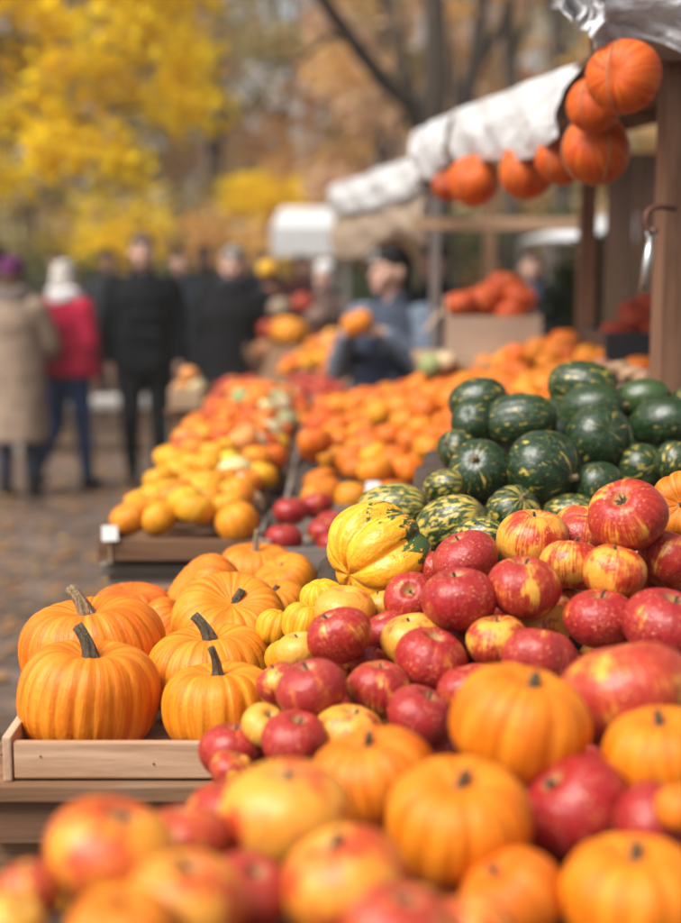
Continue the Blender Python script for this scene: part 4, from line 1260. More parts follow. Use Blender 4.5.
# wood behind the market
tk = 0
spots = []
r_ = random.Random(77)
for row, (y, n) in enumerate(((25.5, 7), (33, 8), (42, 8))):
    for i in range(n):
        x = (-.5 + (i + .5) / n) * y * 1.05 + r_.uniform(-1, 1) - 1
        if 290 < proj((x, y, 3))[0] < 350:
            x += 1.6
        spots.append((x, y + r_.uniform(-2, 2), row))
spots += [(-2.6, 29, 0), (-1.3, 31, 0), (-6.5, 29, 0), (-4.4, 30, 0), (1.0, 30, 0)]
words = {'leaf_orange': 'orange leaved', 'leaf_tan': 'russet leaved', 'leaf_olive': 'olive green', 'leaf_yellow': 'yellow leaved'}
for k, (x, y, row) in enumerate(spots):
    mt = r_.choice(['leaf_orange', 'leaf_orange', 'leaf_tan', 'leaf_tan', 'leaf_olive', 'leaf_orange'])
    if x < -1.2 and row == 0:
        mt = r_.choice(['leaf_olive', 'leaf_tan', 'leaf_olive'])
    z0 = hz(x, y) if y > 27 else 0
    px = proj((x, y, 3))[0]
    where = 'behind the maple' if px < 190 else ('left of forked tree' if px < 330 else ('behind forked tree' if px < 520 else 'behind near post'))
    lab = '%s tree %s, %s, tree %s' % (words[mt], ('at the foot of the slope', 'halfway up the slope', 'high on the slope')[row], where, 'number')
    t = empty('deciduous_tree', (x, y, z0), lab, 'tree', 'trees of the autumn wood')
    t['px'] = px
    t['mt'] = words[mt]
    t['row'] = row
    t['where'] = where
    h = r_.uniform(8, 12)
    parts = [branch((0, 0, -.3), (r_.uniform(-.4, .4), 0, h * .8), r_.uniform(.07, .12), .03, .03, 8, k)]
    cc, rr = [], []
    for q in range(30):
        a, zz = r_.uniform(0, 2 * PI), r_.uniform(.16, 1.0)
        rad_ = (2.7 * math.sin(PI * min(1, zz * .85 + .12)) + .3) * r_.uniform(.35, 1)
        c = Vector((rad_ * math.cos(a), rad_ * math.sin(a), zz * h))
        cc.append(c)
        rr.append(r_.uniform(.5, 1.0))
        if q % 4 == 0:
            parts.append(branch((0, 0, max(1.0, c.z * .6)), c, .05, .012, .1, 5, k * 31 + q))
    V, F = merge(parts)
    obj('trunk', mesh_np('trunk', V, F), M['bark'], t)
    obj('crown', leaf_mesh('crown', cc, rr, 72, .22, 100 + k, .8), M[mt], t)
# a label that singles each wood tree out: its row on the slope and its place in that row
for row in range(3):
    rowt = sorted([o for o in COL.objects if o.get('row') == row], key=lambda o: o['px'])
    for i, t in enumerate(rowt):
        t['label'] = '%s tree, %s from left of %s, %s' % (t['mt'], ['first', 'second', 'third', 'fourth', 'fifth', 'sixth', 'seventh', 'eighth', 'ninth', 'tenth', 'eleventh', 'twelfth'][i], ('trees at slope foot', 'trees halfway up slope', 'trees high on slope')[row], t['where'])
for o in list(COL.objects):
    for q in ('px', 'mt', 'row', 'where'):
        if q in o.keys():
            del o[q]
# understorey shrubs in front of the wood
for k, (px, d, h, w_, mt, lab) in enumerate([
    (-40, 24, 2.3, 2.2, 'leaf_olive', 'olive shrub at the left edge under the maple'), (40, 25, 2.0, 2.4, 'leaf_olive', 'broad olive shrub behind the two women under the maple'),
    (105, 24, 2.5, 1.7, 'leaf_yellow', 'yellow shrub behind the walking man in black'), (165, 26, 2.6, 2.2, 'leaf_olive', 'olive shrub right of the yellow one, behind the men in black'),
    (222, 24, 2.2, 1.6, 'leaf_orange', 'orange shrub above the man in the long coat'), (268, 26, 2.9, 1.6, 'leaf_yellow', 'golden shrub just left of the white tent'),
    (330, 27, 3.6, 2.2, 'leaf_orange', 'tall orange shrub above the white tent'), (395, 27, 3.4, 2.2, 'leaf_tan', 'russet shrub behind the tan canopy'), (470, 27, 3.0, 2.4, 'leaf_orange', 'orange shrub behind the stall and forked tree')]):
    g0 = ground_at(px, d)
    t = empty('shrub', g0, lab, 'shrub')
    r_ = random.Random(900 + k)
    cc = [(r_.uniform(-.5, .5) * w_, r_.uniform(-.5, .5), h * r_.uniform(.1, 1) ** .8) for _ in range(24)]
    V, F = merge([branch((0, 0, -.05), c, .03, .008, .1, 5, q) for q, c in enumerate(cc[:7])])
    obj('stems', mesh_np('stems', V, F), M['bark'], t)
    obj('foliage', leaf_mesh('foliage', cc, [.5] * 24, 90, .13, 950 + k, .9), M[mt], t)
# hedge and shrubs behind the crowd
for k, (x0, x1, y, h, mt, lab) in enumerate([(-8.5, -3.2, 21.0, 1.5, 'leaf_green', 'dark clipped hedge behind the two women'), (-3.0, .6, 22.5, 1.35, 'leaf_green', 'dark low hedge behind the men in black'), (.9, 6, 20.5, 2.2, 'leaf_green', 'tall dark shrubbery behind the stalls')]):
    cc = [(x0 + (x1 - x0) * (i + .5) / 60 + 0, y + random.Random(i).uniform(-.4, .4), random.Random(i + 99).uniform(.2, h)) for i in range(60)]
    o = obj('hedge', leaf_mesh('hedge', cc, [.5] * 60, 130, .09, 300 + k), M[mt])
    tag(o, lab, 'hedge')
# fallen leaves
r_ = np.random.RandomState(4)
n = 9000
cc = np.stack([r_.uniform(-6.5, 1.0, n), 2.2 + 20 * r_.rand(n) ** 1.2, np.full(n, .012) + r_.rand(n) * .012], 1)
me = leaf_mesh('fallen_leaves', cc, [.001] * n, 1, .075, 9)
co = np.empty(n * 12)
me.vertices.foreach_get('co', co)
co = co.reshape(-1, 3)
zc = np.repeat(cc[:, 2], 4)
co[:, 2] = zc + (co[:, 2] - zc) * .18
me.vertices.foreach_set('co', co.reshape(-1))
o = obj('fallen_leaves', me, M['litter'])
o['kind'] = 'stuff'

# ------------------------------------------------------------------ tables and crates
def crate(name, label, x0, x1, y0, y1, z0, h, mx, my, t=.012, slant=0.0, outer=0.0, group=None, floor=True, posts=True, cat='crate'):
    c = empty(name, ((x0 + x1) / 2, (y0 + y1) / 2, z0), label, cat, group)
    cx, cy = (x1 - x0) / 2, (y1 - y0) / 2
    board('side_board', (0, -cy, h / 2 + .004), (x1 - x0, t, h), mx, c)
    board('side_board', (slant / 2, cy, h / 2 + .004), (x1 - x0 + abs(slant), t, h), mx, c)
    L = y1 - y0 - t - .004
    if outer:
        board('end_board', (-cx - t / 2 - .002, 0, h / 2 + outer / 2), (t, y1 - y0 + .016, h + outer), my, c)
    else:
        board('end_board', (-cx + t / 2 + .001 + slant / 2, 0, h / 2 + .006), (t, L, h), my, c, (0, 0, -slant / L))
    board('end_board', (cx - t / 2 - .001, 0, h / 2 + .006), (t, L, h), my, c)
    if floor:
        board('base_board', (0, 0, .005), (x1 - x0 - 2 * t - .004, L - .004, .008), mx, c)
    if posts:
        for sx in (-1, 1):
            for sy in (-1, 1):
                if slant and sx < 0:
                    continue
                board('corner_post', (sx * (cx - t - .014), sy * (cy - t / 2 - .014), h / 2 + .012), (.022, .022, h + .012), my, c)
    return c
def table(label, x0, x1, y0, y1, ztop, mx, my, mz, apron=.045, planks=3, gap=.005, legs=True, t=.022, am=None):
    ax_, ay_ = am or (mx, my)
    c = empty('market_table', ((x0 + x1) / 2, (y0 + y1) / 2, 0), label, 'table')
    cx, cy = (x1 - x0) / 2, (y1 - y0) / 2
    w = (y1 - y0) / planks
    for i in range(planks):
        board('top_plank', (0, -cy + w * (i + .5), ztop - t / 2), (x1 - x0, w - gap, t), mx, c)
    for s in (-1, 1):
        board('apron', (0, s * (cy - .03), ztop - t - apron / 2 - .002), (x1 - x0 - .03, .025, apron), ax_, c)
        board('apron', (s * (cx - .03), 0, ztop - t - apron / 2 - .004), (.025, y1 - y0 - .09, apron), ay_, c)
    for sx in (-1, 1):
        for sy in (-1, 1):
            board('leg', (sx * (cx - .075), sy * (cy - .075), (ztop - t - .006) / 2), (.055, .055, ztop - t - .006), mz, c)
    return c
pA = P(15, 771, 1.83)
TT = pA.z - .012                 # table top under the front crate
YF = pA.y
table('weathered brown trestle table carrying the crate of orange pumpkins', -.475, -.09, YF - .025, YF + .46, TT, M['plank'], M['plank_y'], M['brown_z'], apron=.06, planks=3, am=(M['brown_x'], M['brown_y']))
table('narrow plank table behind the pumpkin crate carrying the farther pumpkins', -.40, -.09, YF + .465, YF + 1.12, TT, M['plank'], M['plank_y'], M['plank_z'], apron=.06, planks=3)
# stacked boards under the table edge, as in the picture
fc = crate('wooden_crate', 'shallow pale wooden crate holding the orange pumpkins', P(15, 771, 1.83).x, -.10, YF, YF + .44, TT, P(15, 733, 1.83).z - P(15, 771, 1.83).z, M['crate'], M['crate_y'], outer=.012, posts=False)
crate('wooden_tray', 'shallow dark tray under the farther orange pumpkins', -.385, -.10, YF + .475, YF + .98, TT, .02, M['plank'], M['plank_y'], posts=False, cat='tray')
nb = [c for c in fc.children if c.name.startswith('side_board')][0]
for (nx_, nz_) in ((-.175, .008), (-.165, -.006), (-.125, .006), (.02, -.004), (.13, .007), (.145, -.006)):
    V, F = tube_np([(nx_, -.0055, nz_), (nx_, -.0072, nz_)], [.0016, .0013], 10)
    obj('nail', mesh_np('nail', V, F), M['iron'], nb)
low = crate('wooden_crate', 'rough dark wooden crate standing under the pumpkin table', -.50, -.30, YF + .03, YF + .60, TT - .34, .24, M['plank'], M['plank_y'], t=.016)
bx = empty('wooden_box', (-.40, YF + .34, 0), 'tall weathered plank box under the pumpkin table', 'box')
board('side_board', (0, -.26, .305), (.20, .02, .61), M['plank_z'], bx)
board('side_board', (0, .26, .305), (.20, .02, .61), M['plank_z'], bx)
board('end_board', (-.09, 0, .305), (.02, .497, .608), M['plank_z'], bx)
board('end_board', (.09, 0, .305), (.02, .497, .608), M['plank_z'], bx)
board('lid', (0, 0, .618), (.22, .56, .012), M['plank'], bx)

# bench for apples and green squash; front table
ap_all = apples + apples_f
gr_all = greens + greens_f
fr_all = front + front_f
table('long plank table beneath the heaps of red apples and green squash', -.085, .80, YF - .15, YF + 1.2, TT - .02, M['plank'], M['plank_y'], M['plank_z'], planks=5)
zf = min(i.pos.z - i.r for i in front) - .02
table('plank table in front carrying the nearest blurred squashes', -.36, .62, .55, 1.14, zf, M['plank'], M['plank_y'], M['plank_z'], planks=4)
table('small plank table under the back half of the blurred front heap', -.03, .62, 1.145, 1.46, zf, M['plank'], M['plank_y'], M['plank_z'], planks=2)
T1 = Item('striped_squash', 'squash', 'striped', P(380, 556, 2.08), 122 * 2.08 / FPX / 2, 'big knobbly yellow squash with dark green stripes between apples and green squashes', None, axis=cam_axis(.80, .45, behind=True), spin=.6, squash=.92, stem=False, var=0)
kind('striped', [revolve('striped_squash_body', 128, 40, prof_pumpkin(0.80, 0.16, 0.34, 0.8), 7, ribs=9, depth=0.15, pw=0.7, lump=0.035)], [], M['turban'], None)
kind('warty', [revolve('warty_body', 80, 30, prof_pumpkin(0.9, 0.12, 0.3, 0.8), 8 + i, ribs=7, depth=0.10, pw=0.7, lump=0.05) for i in range(2)], [], M['pumpkin'], None)
for g_ in gy:
    g_.kd = 'warty'
e = Item('pumpkin', 'pumpkin', 'small_pumpkin', P(684, 505, 2.10), 72 * 2.1 / FPX / 2, 'orange pumpkin cut by the picture edge beside the topmost red apple', None, (.72, .20, .016), axis=cam_axis(-.35, .05), squash=1.0)
heap_cloth('gap_shade_cloth', ap_all + [T1, e] + gy, -.085, .78, YF - .14, YF + .52, TT - .016, 'added dark cloth as gap shade beneath the red apples')
heap_cloth('gap_shade_cloth', gr_all, -.06, .78, YF + .525, YF + 1.18, TT - .012, 'added dark cloth as gap shade beneath the green squashes')
heap_cloth('gap_shade_cloth', [i for i in fr_all if i.pos.y < 1.17], -.35, .61, .56, 1.135, zf + .004, 'added dark cloth as gap shade beneath the nearest squashes of the front heap')
heap_cloth('gap_shade_cloth', [i for i in fr_all if i.pos.y > 1.1], -.02, .61, 1.15, 1.455, zf + .004, 'added dark cloth as gap shade beneath the back half of the blurred front heap')
for i in ap_all + gr_all + fr_all + crate_pk + gy + [T1, HELD]:
    i.link()
ALL += ap_all + gr_all + fr_all + crate_pk + gy + [T1]
# orange pumpkin at the picture edge by the topmost apple, resting behind the apples
e.link()
ALL.append(e)
# ------------------------------------------------------------------ far produce piles
ORD = ['first', 'second', 'third', 'fourth', 'fifth', 'sixth', 'seventh', 'eighth', 'ninth', 'tenth', 'eleventh', 'twelfth', 'thirteenth', 'fourteenth', 'fifteenth', 'sixteenth', 'seventeenth', 'eighteenth', 'nineteenth', 'twentieth', 'twenty-first', 'twenty-second', 'twenty-third', 'twenty-fourth', 'twenty-fifth', 'twenty-sixth', 'twenty-seventh', 'twenty-eighth', 'twenty-ninth', 'thirtieth', 'thirty-first', 'thirty-second', 'thirty-third', 'thirty-fourth']
HID = [(*proj(i.pos), i.r) for i in ALL]
def hidden(p, r):
    px, py, d = proj(p)
    rp = r * FPX / d
    if px < -rp or px > 681 + rp or py > 923 + rp:
        return True
    for ox, oy in ((0, 0), (0, -.75), (-.75, 0), (.75, 0), (0, .7), (.5, -.5), (-.5, -.5)):
        x, y = px + ox * rp, py + oy * rp
        if not any(dd < d and (x - a) ** 2 + (y - b) ** 2 < (rr * FPX / dd * .92) ** 2 for a, b, dd, rr in HID):
            return False
    return True
PAL = {
    'orange': (.80, .235, .012), 'deep orange': (.74, .155, .012), 'golden': (.82, .33, .014), 'yellow': (.84, .46, .03),
    'cream': (.72, .58, .32), 'red orange': (.60, .085, .015), 'pale orange': (.76, .32, .09), 'pale green': (.36, .40, .17), 'dull red': (.38, .05, .02)}
def pile(x0f, x1f, y0, y1, dy, sp, zf, pick, rad, label_fn, group, jitter=.014, skip=None):
    """fruit in staggered rows running away from the camera; the label names row and place counted among what is built"""
    rows = []
    n = int((y1 - y0) / dy) + 1
    for j in range(n):
        y = y0 + j * dy
        x0, x1 = x0f(y), x1f(y)
        m = max(1, int((x1 - x0) / sp))
        row = []
        for i in range(m + (0 if j % 2 == 0 else -1)):
            x = x0 + (x1 - x0 - m * sp) / 2 + sp * (i + (.5 if j % 2 == 0 else 1.0)) + rnd.gauss(0, jitter)
            yy = y + rnd.gauss(0, jitter)
            r = rad() if callable(rad) else rad
            p = Vector((x, yy, zf(x, yy) + rnd.gauss(0, .008)))
            if skip and skip(p):
                continue
            if hidden(p, r):
                continue
            row.append((p, r))
        if row:
            rows.append(row)
    items = []
    for j, row in enumerate(rows):
        for i, (p, r) in enumerate(row):
            nm, cat, kd, cname, col = pick(p)
            it = Item(nm, cat, kd, p, r, label_fn(cname, j, i, len(rows), len(row)), group, col, stem=rnd.random() < .6)
            items.append(it)
            it.link()
    return items
def vary(c):
    k = rnd.uniform(.86, 1.1)
    return (min(.95, c[0] * k), min(.9, c[1] * k * rnd.uniform(.85, 1.15)), c[2] * k)
# mixed squash crates on the second table
qA = P(98, 562, 3.12)
T2, Y2, X2 = qA.z, qA.y, qA.x
bh = P(98, 540, 3.12).z - T2
table('dark plank table carrying the crates of mixed squashes, oranges and red apples', X2 + .0, .98, Y2 + .02, Y2 + 2.75, T2 - .012, M['grey_x'], M['grey_y'], M['plank_z'], planks=8, apron=.075)
crate('wooden_crate', 'brown wooden crate of yellow and orange squashes nearest the lane', X2, -.19, Y2, Y2 + .88, T2, bh, M['plank'], M['plank_y'])
crate('wooden_crate', 'second brown crate of mixed squashes behind the yellow ones', X2, -.15, Y2 + .92, Y2 + 1.78, T2, bh * .9, M['plank'], M['plank_y'])
crate('wooden_crate', 'third crate of mixed squashes at the far end of the second table', X2, -.10, Y2 + 1.82, Y2 + 2.70, T2, bh * .9, M['plank'], M['plank_y'])
crate('wooden_crate', 'grey wooden crate holding dark red apples between squash crate and green squashes', -.185, .06, Y2 - .10, Y2 + .27, T2, bh, M['grey_x'], M['grey_y'])
crate('wooden_crate', 'wide low crate beneath the heap of small orange pumpkins', -.14, .95, Y2 + .30, Y2 + 2.70, T2, .07, M['grey_x'], M['grey_y'])
def zmix(x, y):
    u = (x - X2) / .40
    v = (y - Y2) / .9
    return T2 + .075 + .055 * math.sin(PI * min(max(u, 0), 1)) * min(1, max(.15, (y - Y2) / .25)) + .02 * math.sin(y * 5)
def pick_mix(p):
    v = (p.y - Y2)
    u = (p.x - X2)
    q = rnd.random()
    if v < .85:
        if u > .24 and rnd.random() < .75:
            c = rnd.choice(['cream', 'yellow', 'golden', 'orange'])
        else:
            c = rnd.choice(['golden', 'golden', 'orange', 'yellow', 'golden', 'orange', 'golden', 'deep orange'])
    elif v < 1.8:
        c = rnd.choice(['orange', 'deep orange', 'golden', 'orange', 'red orange', 'cream', 'orange'])
        if u > .25:
            c = rnd.choice(['pale orange', 'cream', 'orange', 'deep orange', 'yellow', 'red orange', 'orange', 'pale green'])
    else:
        c = rnd.choice(['deep orange', 'yellow', 'cream', 'red orange', 'deep orange', 'orange', 'orange', 'dull red', 'pale green'])
    if q < .58:
        return ('small_pumpkin', 'pumpkin', 'pile_pumpkin', c + ' small pumpkin', vary(PAL[c]))
    if q < .955:
        return ('round_squash', 'squash', 'round_squash', c + ' round squash', vary(PAL[c]))
    return ('gourd', 'gourd', 'gourd', c + ' pear-shaped gourd', vary(PAL[c]))
for k, (ya, yb, nm) in enumerate([(Y2 + .05, Y2 + .86, 'front squash crate'), (Y2 + .94, Y2 + 1.76, 'second squash crate'), (Y2 + 1.86, Y2 + 2.68, 'third squash crate')]):
    def lf(c, j, i, nr, ni, nm=nm):
        return '%s, %s, %s row from its front, %s from lane side' % (c, nm, ORD[j], ORD[i])
    pile(lambda y: X2 + .005, lambda y, k=k: (-.165, -.13, -.10)[k], ya, yb, .075, .080, zmix, pick_mix, lambda: rnd.uniform(.036, .049), lf, 'mixed squashes in the %s' % nm)
# oranges heap
def zor(x, y):
    v = max(0, min(1, (y - Y2 - .3) / .3))
    return T2 + .055 + .05 * v + .27 * max(0, x + .02) ** 1.05 * (0.5 + .5 * v) + .018 * math.sin(x * 9 + y * 4)
def pick_or(p):
    c = rnd.choice(['deep orange', 'orange', 'orange', 'deep orange', 'golden', 'red orange'])
    return ('small_pumpkin', 'pumpkin', rnd.choice(['round_squash', 'pile_pumpkin', 'round_squash']), c + ' small pumpkin', vary({'d': (.72, .165, .008), 'o': (.77, .22, .012), 'g': (.80, .29, .014), 'r': (.66, .12, .010)}[c[0]]))
pile(lambda y: -.14, lambda y: .92, Y2 + .36, Y2 + 2.62, .104, .100, lambda x, y: zor(x, y) + rnd.uniform(-.022, .026), pick_or, lambda: rnd.choice([.040, .044, .048, .053]) * rnd.uniform(.95, 1.05),
     lambda c, j, i, nr, ni: '%s, heap behind green squashes, %s row back, %s from left' % (c, ORD[j], ORD[i]), 'small orange pumpkins in the heap behind the green squashes')
HB = grid_mesh('gap_shade_cloth', -.125, .935, Y2 + .33, Y2 + 2.67, 24, 40, lambda x, y: max(T2 + .012, zor(x, y) - .05))  # added dark sheet that gives this heap's gaps their shade
tag(obj('gap_shade_cloth', HB, M['cloth']), 'added dark cloth as gap shade beneath the heap of small orange pumpkins', 'cloth')
pile(lambda y: -.17, lambda y: .05, Y2 - .05, Y2 + .25, .075, .078, lambda x, y: T2 + .05 + .22 * max(0, y - Y2 + .05), lambda p: ('apple', 'apple', 'pile_apple', 'dark red apple', (rnd.choice([.1, .2, .3]), .0, .2)), lambda: rnd.uniform(.037, .044),
     lambda c, j, i, nr, ni: '%s in the grey crate, %s row from its board, %s from left' % (c, ORD[j], ORD[i]), 'dark red apples in the grey crate')
# small blank price cards
def price_card(p, w, h, label, rz=0.0, tilt=-.25):
    t = empty('price_card', p, label, 'price card', rz=rz)
    board('card', (0, 0, h / 2), (w, .002, h), M['card_white'], t, (tilt, 0, 0), .0005)
    board('pick', (0, .004, -.02), (.004, .003, .06), M['tan_z'], t, (tilt, 0, 0), .0005)
price_card(P(373, 494, 3.38), .034, .030, 'small white price card stuck among the small orange pumpkins')
price_card(P(110, 541, 3.10), .034, .034, 'small white price card at the lane side corner of the squash crate', .2)
# far table with red fruit, seen above the mixed squashes
fA = P(168, 403, 6.0)
Y3 = fA.y
T3 = fA.z - .03
tx0, tx1 = -.74, .06
table('dark wooden table in the distance with low crates of red apples', tx0, tx1, Y3, Y3 + 1.0, T3, M['plank'], M['plank_y'], M['plank_z'], apron=.13, planks=4)
crate('wooden_crate', 'low crate of red apples at the lane end of the distant table', tx0 + .14, -.28, Y3 + .02, Y3 + .50, T3, .055, M['plank'], M['plank_y'])
crate('wooden_crate', 'low crate of red apples at the vendor end of the distant table', -.265, tx1 - .01, Y3 + .02, Y3 + .50, T3, .055, M['grey_x'], M['grey_y'])
for a, b, nm in ((tx0 + .16, -.29, 'lane end'), (-.25, tx1 - .03, 'vendor end')):
    pile(lambda y, a=a: a, lambda y, b=b: b, Y3 + .07, Y3 + .47, .075, .075, lambda x, y: T3 + .05 + .08 * (y - Y3), lambda p: ('apple', 'apple', 'pile_apple', rnd.choice(['dark red apple', 'orange red apple']), (rnd.choice([.1, .25, .45]), .3, .3)), lambda: rnd.uniform(.034, .040),
         lambda c, j, i, nr, ni, nm=nm: '%s, distant %s crate, %s row back, %s from left' % (c, nm, ORD[j], ORD[i]), 'red apples in the %s distant crate' % nm)
bxp = P(186, 396, 5.95)
crate('wooden_box', 'small pale wooden box at the lane corner of the distant table', bxp.x - .075, bxp.x + .06, bxp.y + .04, bxp.y + .26, T3, .085, M['tan_x'], M['crate_y'], cat='box')
for q, (dx, dz, c, w) in enumerate([(-.035, .10, 'pale orange', 'pale pinkish round squash on the left in the small pale box'), (.03, .11, 'cream', 'cream round squash on the right in the small pale box'), (.0, .16, 'pale orange', 'dusty orange round squash on top of the small pale box')]):
    Item('round_squash', 'squash', 'round_squash', (bxp.x + dx, bxp.y + .15, T3 + dz - .02), .04, w, 'squashes in the small pale box', vary(PAL[c])).link()
# tilted display of oranges farther on
def sloped_display(label, x0, x1, y0, y1, za, zb, zgr=0.0):
    c = empty('display_stand', ((x0 + x1) / 2, (y0 + y1) / 2, 0), label, 'display stand')
    cx, cy = (x1 - x0) / 2, (y1 - y0) / 2
    L = math.hypot(y1 - y0, zb - za)
    a = math.atan2(zb - za, y1 - y0)
    board('sloped_board', (0, 0, (za + zb) / 2), (x1 - x0, L, .02), M['plank'], c, (a, 0, 0))
    board('rim', (0, -cy - .012, za + .02), (x1 - x0, .02, .07), M['tan_x'], c)
    for s in (-1, 1):
        board('leg', (s * (cx - .05), -cy + .05, (za - .02) / 2), (.05, .05, za - .02), M['plank_z'], c)
        board('leg', (s * (cx - .05), cy - .05, (zb - .03) / 2), (.05, .05, zb - .03), M['plank_z'], c)
    return c
Y4 = P(300, 380, 7.6).y
sloped_display('sloped wooden display of orange pumpkins left of the vendor', -.44, .06, Y4, Y4 + 1.2, .96, 1.10)
pile(lambda y: -.42 + .25 * (y - Y4), lambda y: .05, Y4 + .05, Y4 + 1.15, .12, .115, lambda x, y: 1.015 + .14 * (y - Y4) / 1.2 + .22 * max(0, x + .35) + rnd.uniform(-.015, .02), lambda p: ('small_pumpkin', 'pumpkin', 'pile_pumpkin', rnd.choice(['golden', 'orange']) + ' small pumpkin', vary(PAL[rnd.choice(['golden', 'orange', 'orange', 'pale orange', 'deep orange'])])), lambda: rnd.uniform(.046, .056),
     lambda c, j, i, nr, ni: 'small pumpkin on the sloped display, %s row up, %s from left' % (ORD[j], ORD[i]), 'small pumpkins on the sloped display')
# a farther stall: pumpkins, pots and boxes
Y5 = P(290, 333, 9.2).y
table('far market table stacked with pumpkins behind the man in the long coat', -.60, -.05, Y5 - .1, Y5 + .9, 1.02, M['plank'], M['plank_y'], M['plank_z'])
for (px, py, d, w, kd, c, lab) in [
    (291, 333, 8.95, 38, 'small_pumpkin', (.80, .29, .02), 'large golden pumpkin standing out in the distance beside the man in the long coat'),
    (281, 309, 9.3, 24, 'round_squash', (.30, .22, .15), 'greyish brown squash above the large distant golden pumpkin'),
    (303, 305, 9.4, 24, 'round_squash', PAL['dull red'], 'dull red squash above and right of the large distant golden pumpkin'),
    (318, 318, 9.3, 26, 'round_squash', (.20, .12, .09), 'brownish squash right of the large distant golden pumpkin'),
    (268, 295, 9.5, 22, 'round_squash', (.26, .10, .06), 'reddish brown squash topmost beside the shoulder of the man in the long coat'),
    (270, 330, 9.2, 22, 'round_squash', PAL['dull red'], 'dull red squash between the man in the long coat and the large golden pumpkin'),
    (312, 344, 9.0, 24, 'round_squash', PAL['dull red'], 'dull red squash low at the right of the large distant golden pumpkin'),
    (266, 350, 9.1, 24, 'round_squash', (.32, .13, .05), 'brown orange squash low beside the hip of the man in the long coat'),
    (268, 270, 9.7, 22, 'round_squash', (.80, .42, .03), 'yellow squash on top of the far stack near the white tent')]:
    Item('pumpkin' if kd == 'small_pumpkin' else 'squash', 'pumpkin' if kd == 'small_pumpkin' else 'squash', kd, P(px, py, d), w * d / FPX / 2, lab, 'squashes stacked on the far market table', c).link()
zc = P(290, 345, 9.2).z
crate('wooden_crate', 'stack crate carrying the squashes on the far market table', -.62, -.08, Y5 - .05, Y5 + .35, 1.02, max(.06, zc - 1.06), M['plank'], M['plank_y'])
crate('wooden_crate', 'raised crate at the back of the far market table', -.62, -.10, Y5 + .40, Y5 + .75, 1.02, .30, M['plank'], M['plank_y'])
# cream squash and cloth beside the vendor
b0 = P(436, 385, 5.5)
# ------------------------------------------------------------------ stall counter with the cardboard box
kA = P(425, 363, 5.2)
cz = kA.z
def counter(label, x0, x1, y0, y1, z):
    c = empty('stall_counter', ((x0 + x1) / 2, (y0 + y1) / 2, 0), label, 'counter')
    board('counter_top', (0, 0, z - .015), (x1 - x0, y1 - y0, .03), M['tan_x'], c)
    for i in range(5):
        w = (x1 - x0 - .06) / 5
        board('front_plank', (-(x1 - x0) / 2 + .03 + w * (i + .5), -(y1 - y0) / 2 + .03, (z - .03) / 2), (w - .006, .02, z - .034), M['plank_z'], c)
    for s in (-1, 1):
        board('side_panel', (s * ((x1 - x0) / 2 - .02), .02, (z - .03) / 2), (.02, y1 - y0 - .1, z - .034), M['plank_z'], c)
counter('wooden stall counter behind the heap of small orange pumpkins', .30, 1.25, kA.y, kA.y + .75, cz)
b1, b2 = P(449, 362, 5.25), P(546, 362, 5.25)
bt = P(449, 318, 5.25).z - cz
cb = empty('cardboard_box', ((b1.x + b2.x) / 2, b1.y + .24, cz), 'grey brown cardboard box filled with red orange squash on the stall counter', 'box', rz=-.06)
bw = b2.x - b1.x
board('wall', (0, -.17, bt / 2 + .003), (bw, .006, bt), M['card'], cb)
board('wall', (0, .17, bt / 2 + .003), (bw, .006, bt), M['card'], cb)
board('wall', (-bw / 2 + .004, 0, bt / 2 + .004), (.006, .332, bt), M['card'], cb)
board('wall', (bw / 2 - .004, 0, bt / 2 + .004), (.006, .332, bt), M['card'], cb)
board('base', (0, 0, .004), (bw - .02, .33, .005), M['card'], cb)
board('flap', (-bw / 2 - .045, 0, bt - .02), (.1, .33, .004), M['card'], cb, (0, -.9, 0))
board('flap', (0, .20, bt + .03), (bw, .09, .004), M['card'], cb, (.9, 0, 0))
for q, (px, py, w, lab) in enumerate([(462, 304, 34, 'leftmost red orange squash in the cardboard box'), (484, 302, 36, 'second red orange squash from the left in the cardboard box'), (506, 287, 40, 'topmost deep red orange squash in the cardboard box'), (520, 298, 34, 'deep red orange squash at the right of the cardboard box'), (492, 294, 30, 'small red orange squash behind the second one in the cardboard box'), (472, 314, 34, 'red orange squash low at the front of the cardboard box'), (512, 313, 34, 'dark red orange squash low in the right half of the cardboard box')]):
    d = 5.5 + .03 * (q % 3)
    Item('squash', 'squash', 'pile_pumpkin', P(px, py, d), w * d / FPX / 2, lab, 'red orange squashes in the cardboard box', vary((.58, .085, .02))).link()
for q, (px, py, w, lab) in enumerate([(432, 372, 26, 'pale green cabbage like squash on the counter left of the cardboard box'), (446, 368, 22, 'cream squash touching the lower left of the cardboard box')]):
    d = 5.18
    Item('squash', 'squash', 'round_squash', P(px, py - 6, d), w * d / FPX / 2, lab, None, vary(PAL[('pale green', 'cream')[q]])).link()
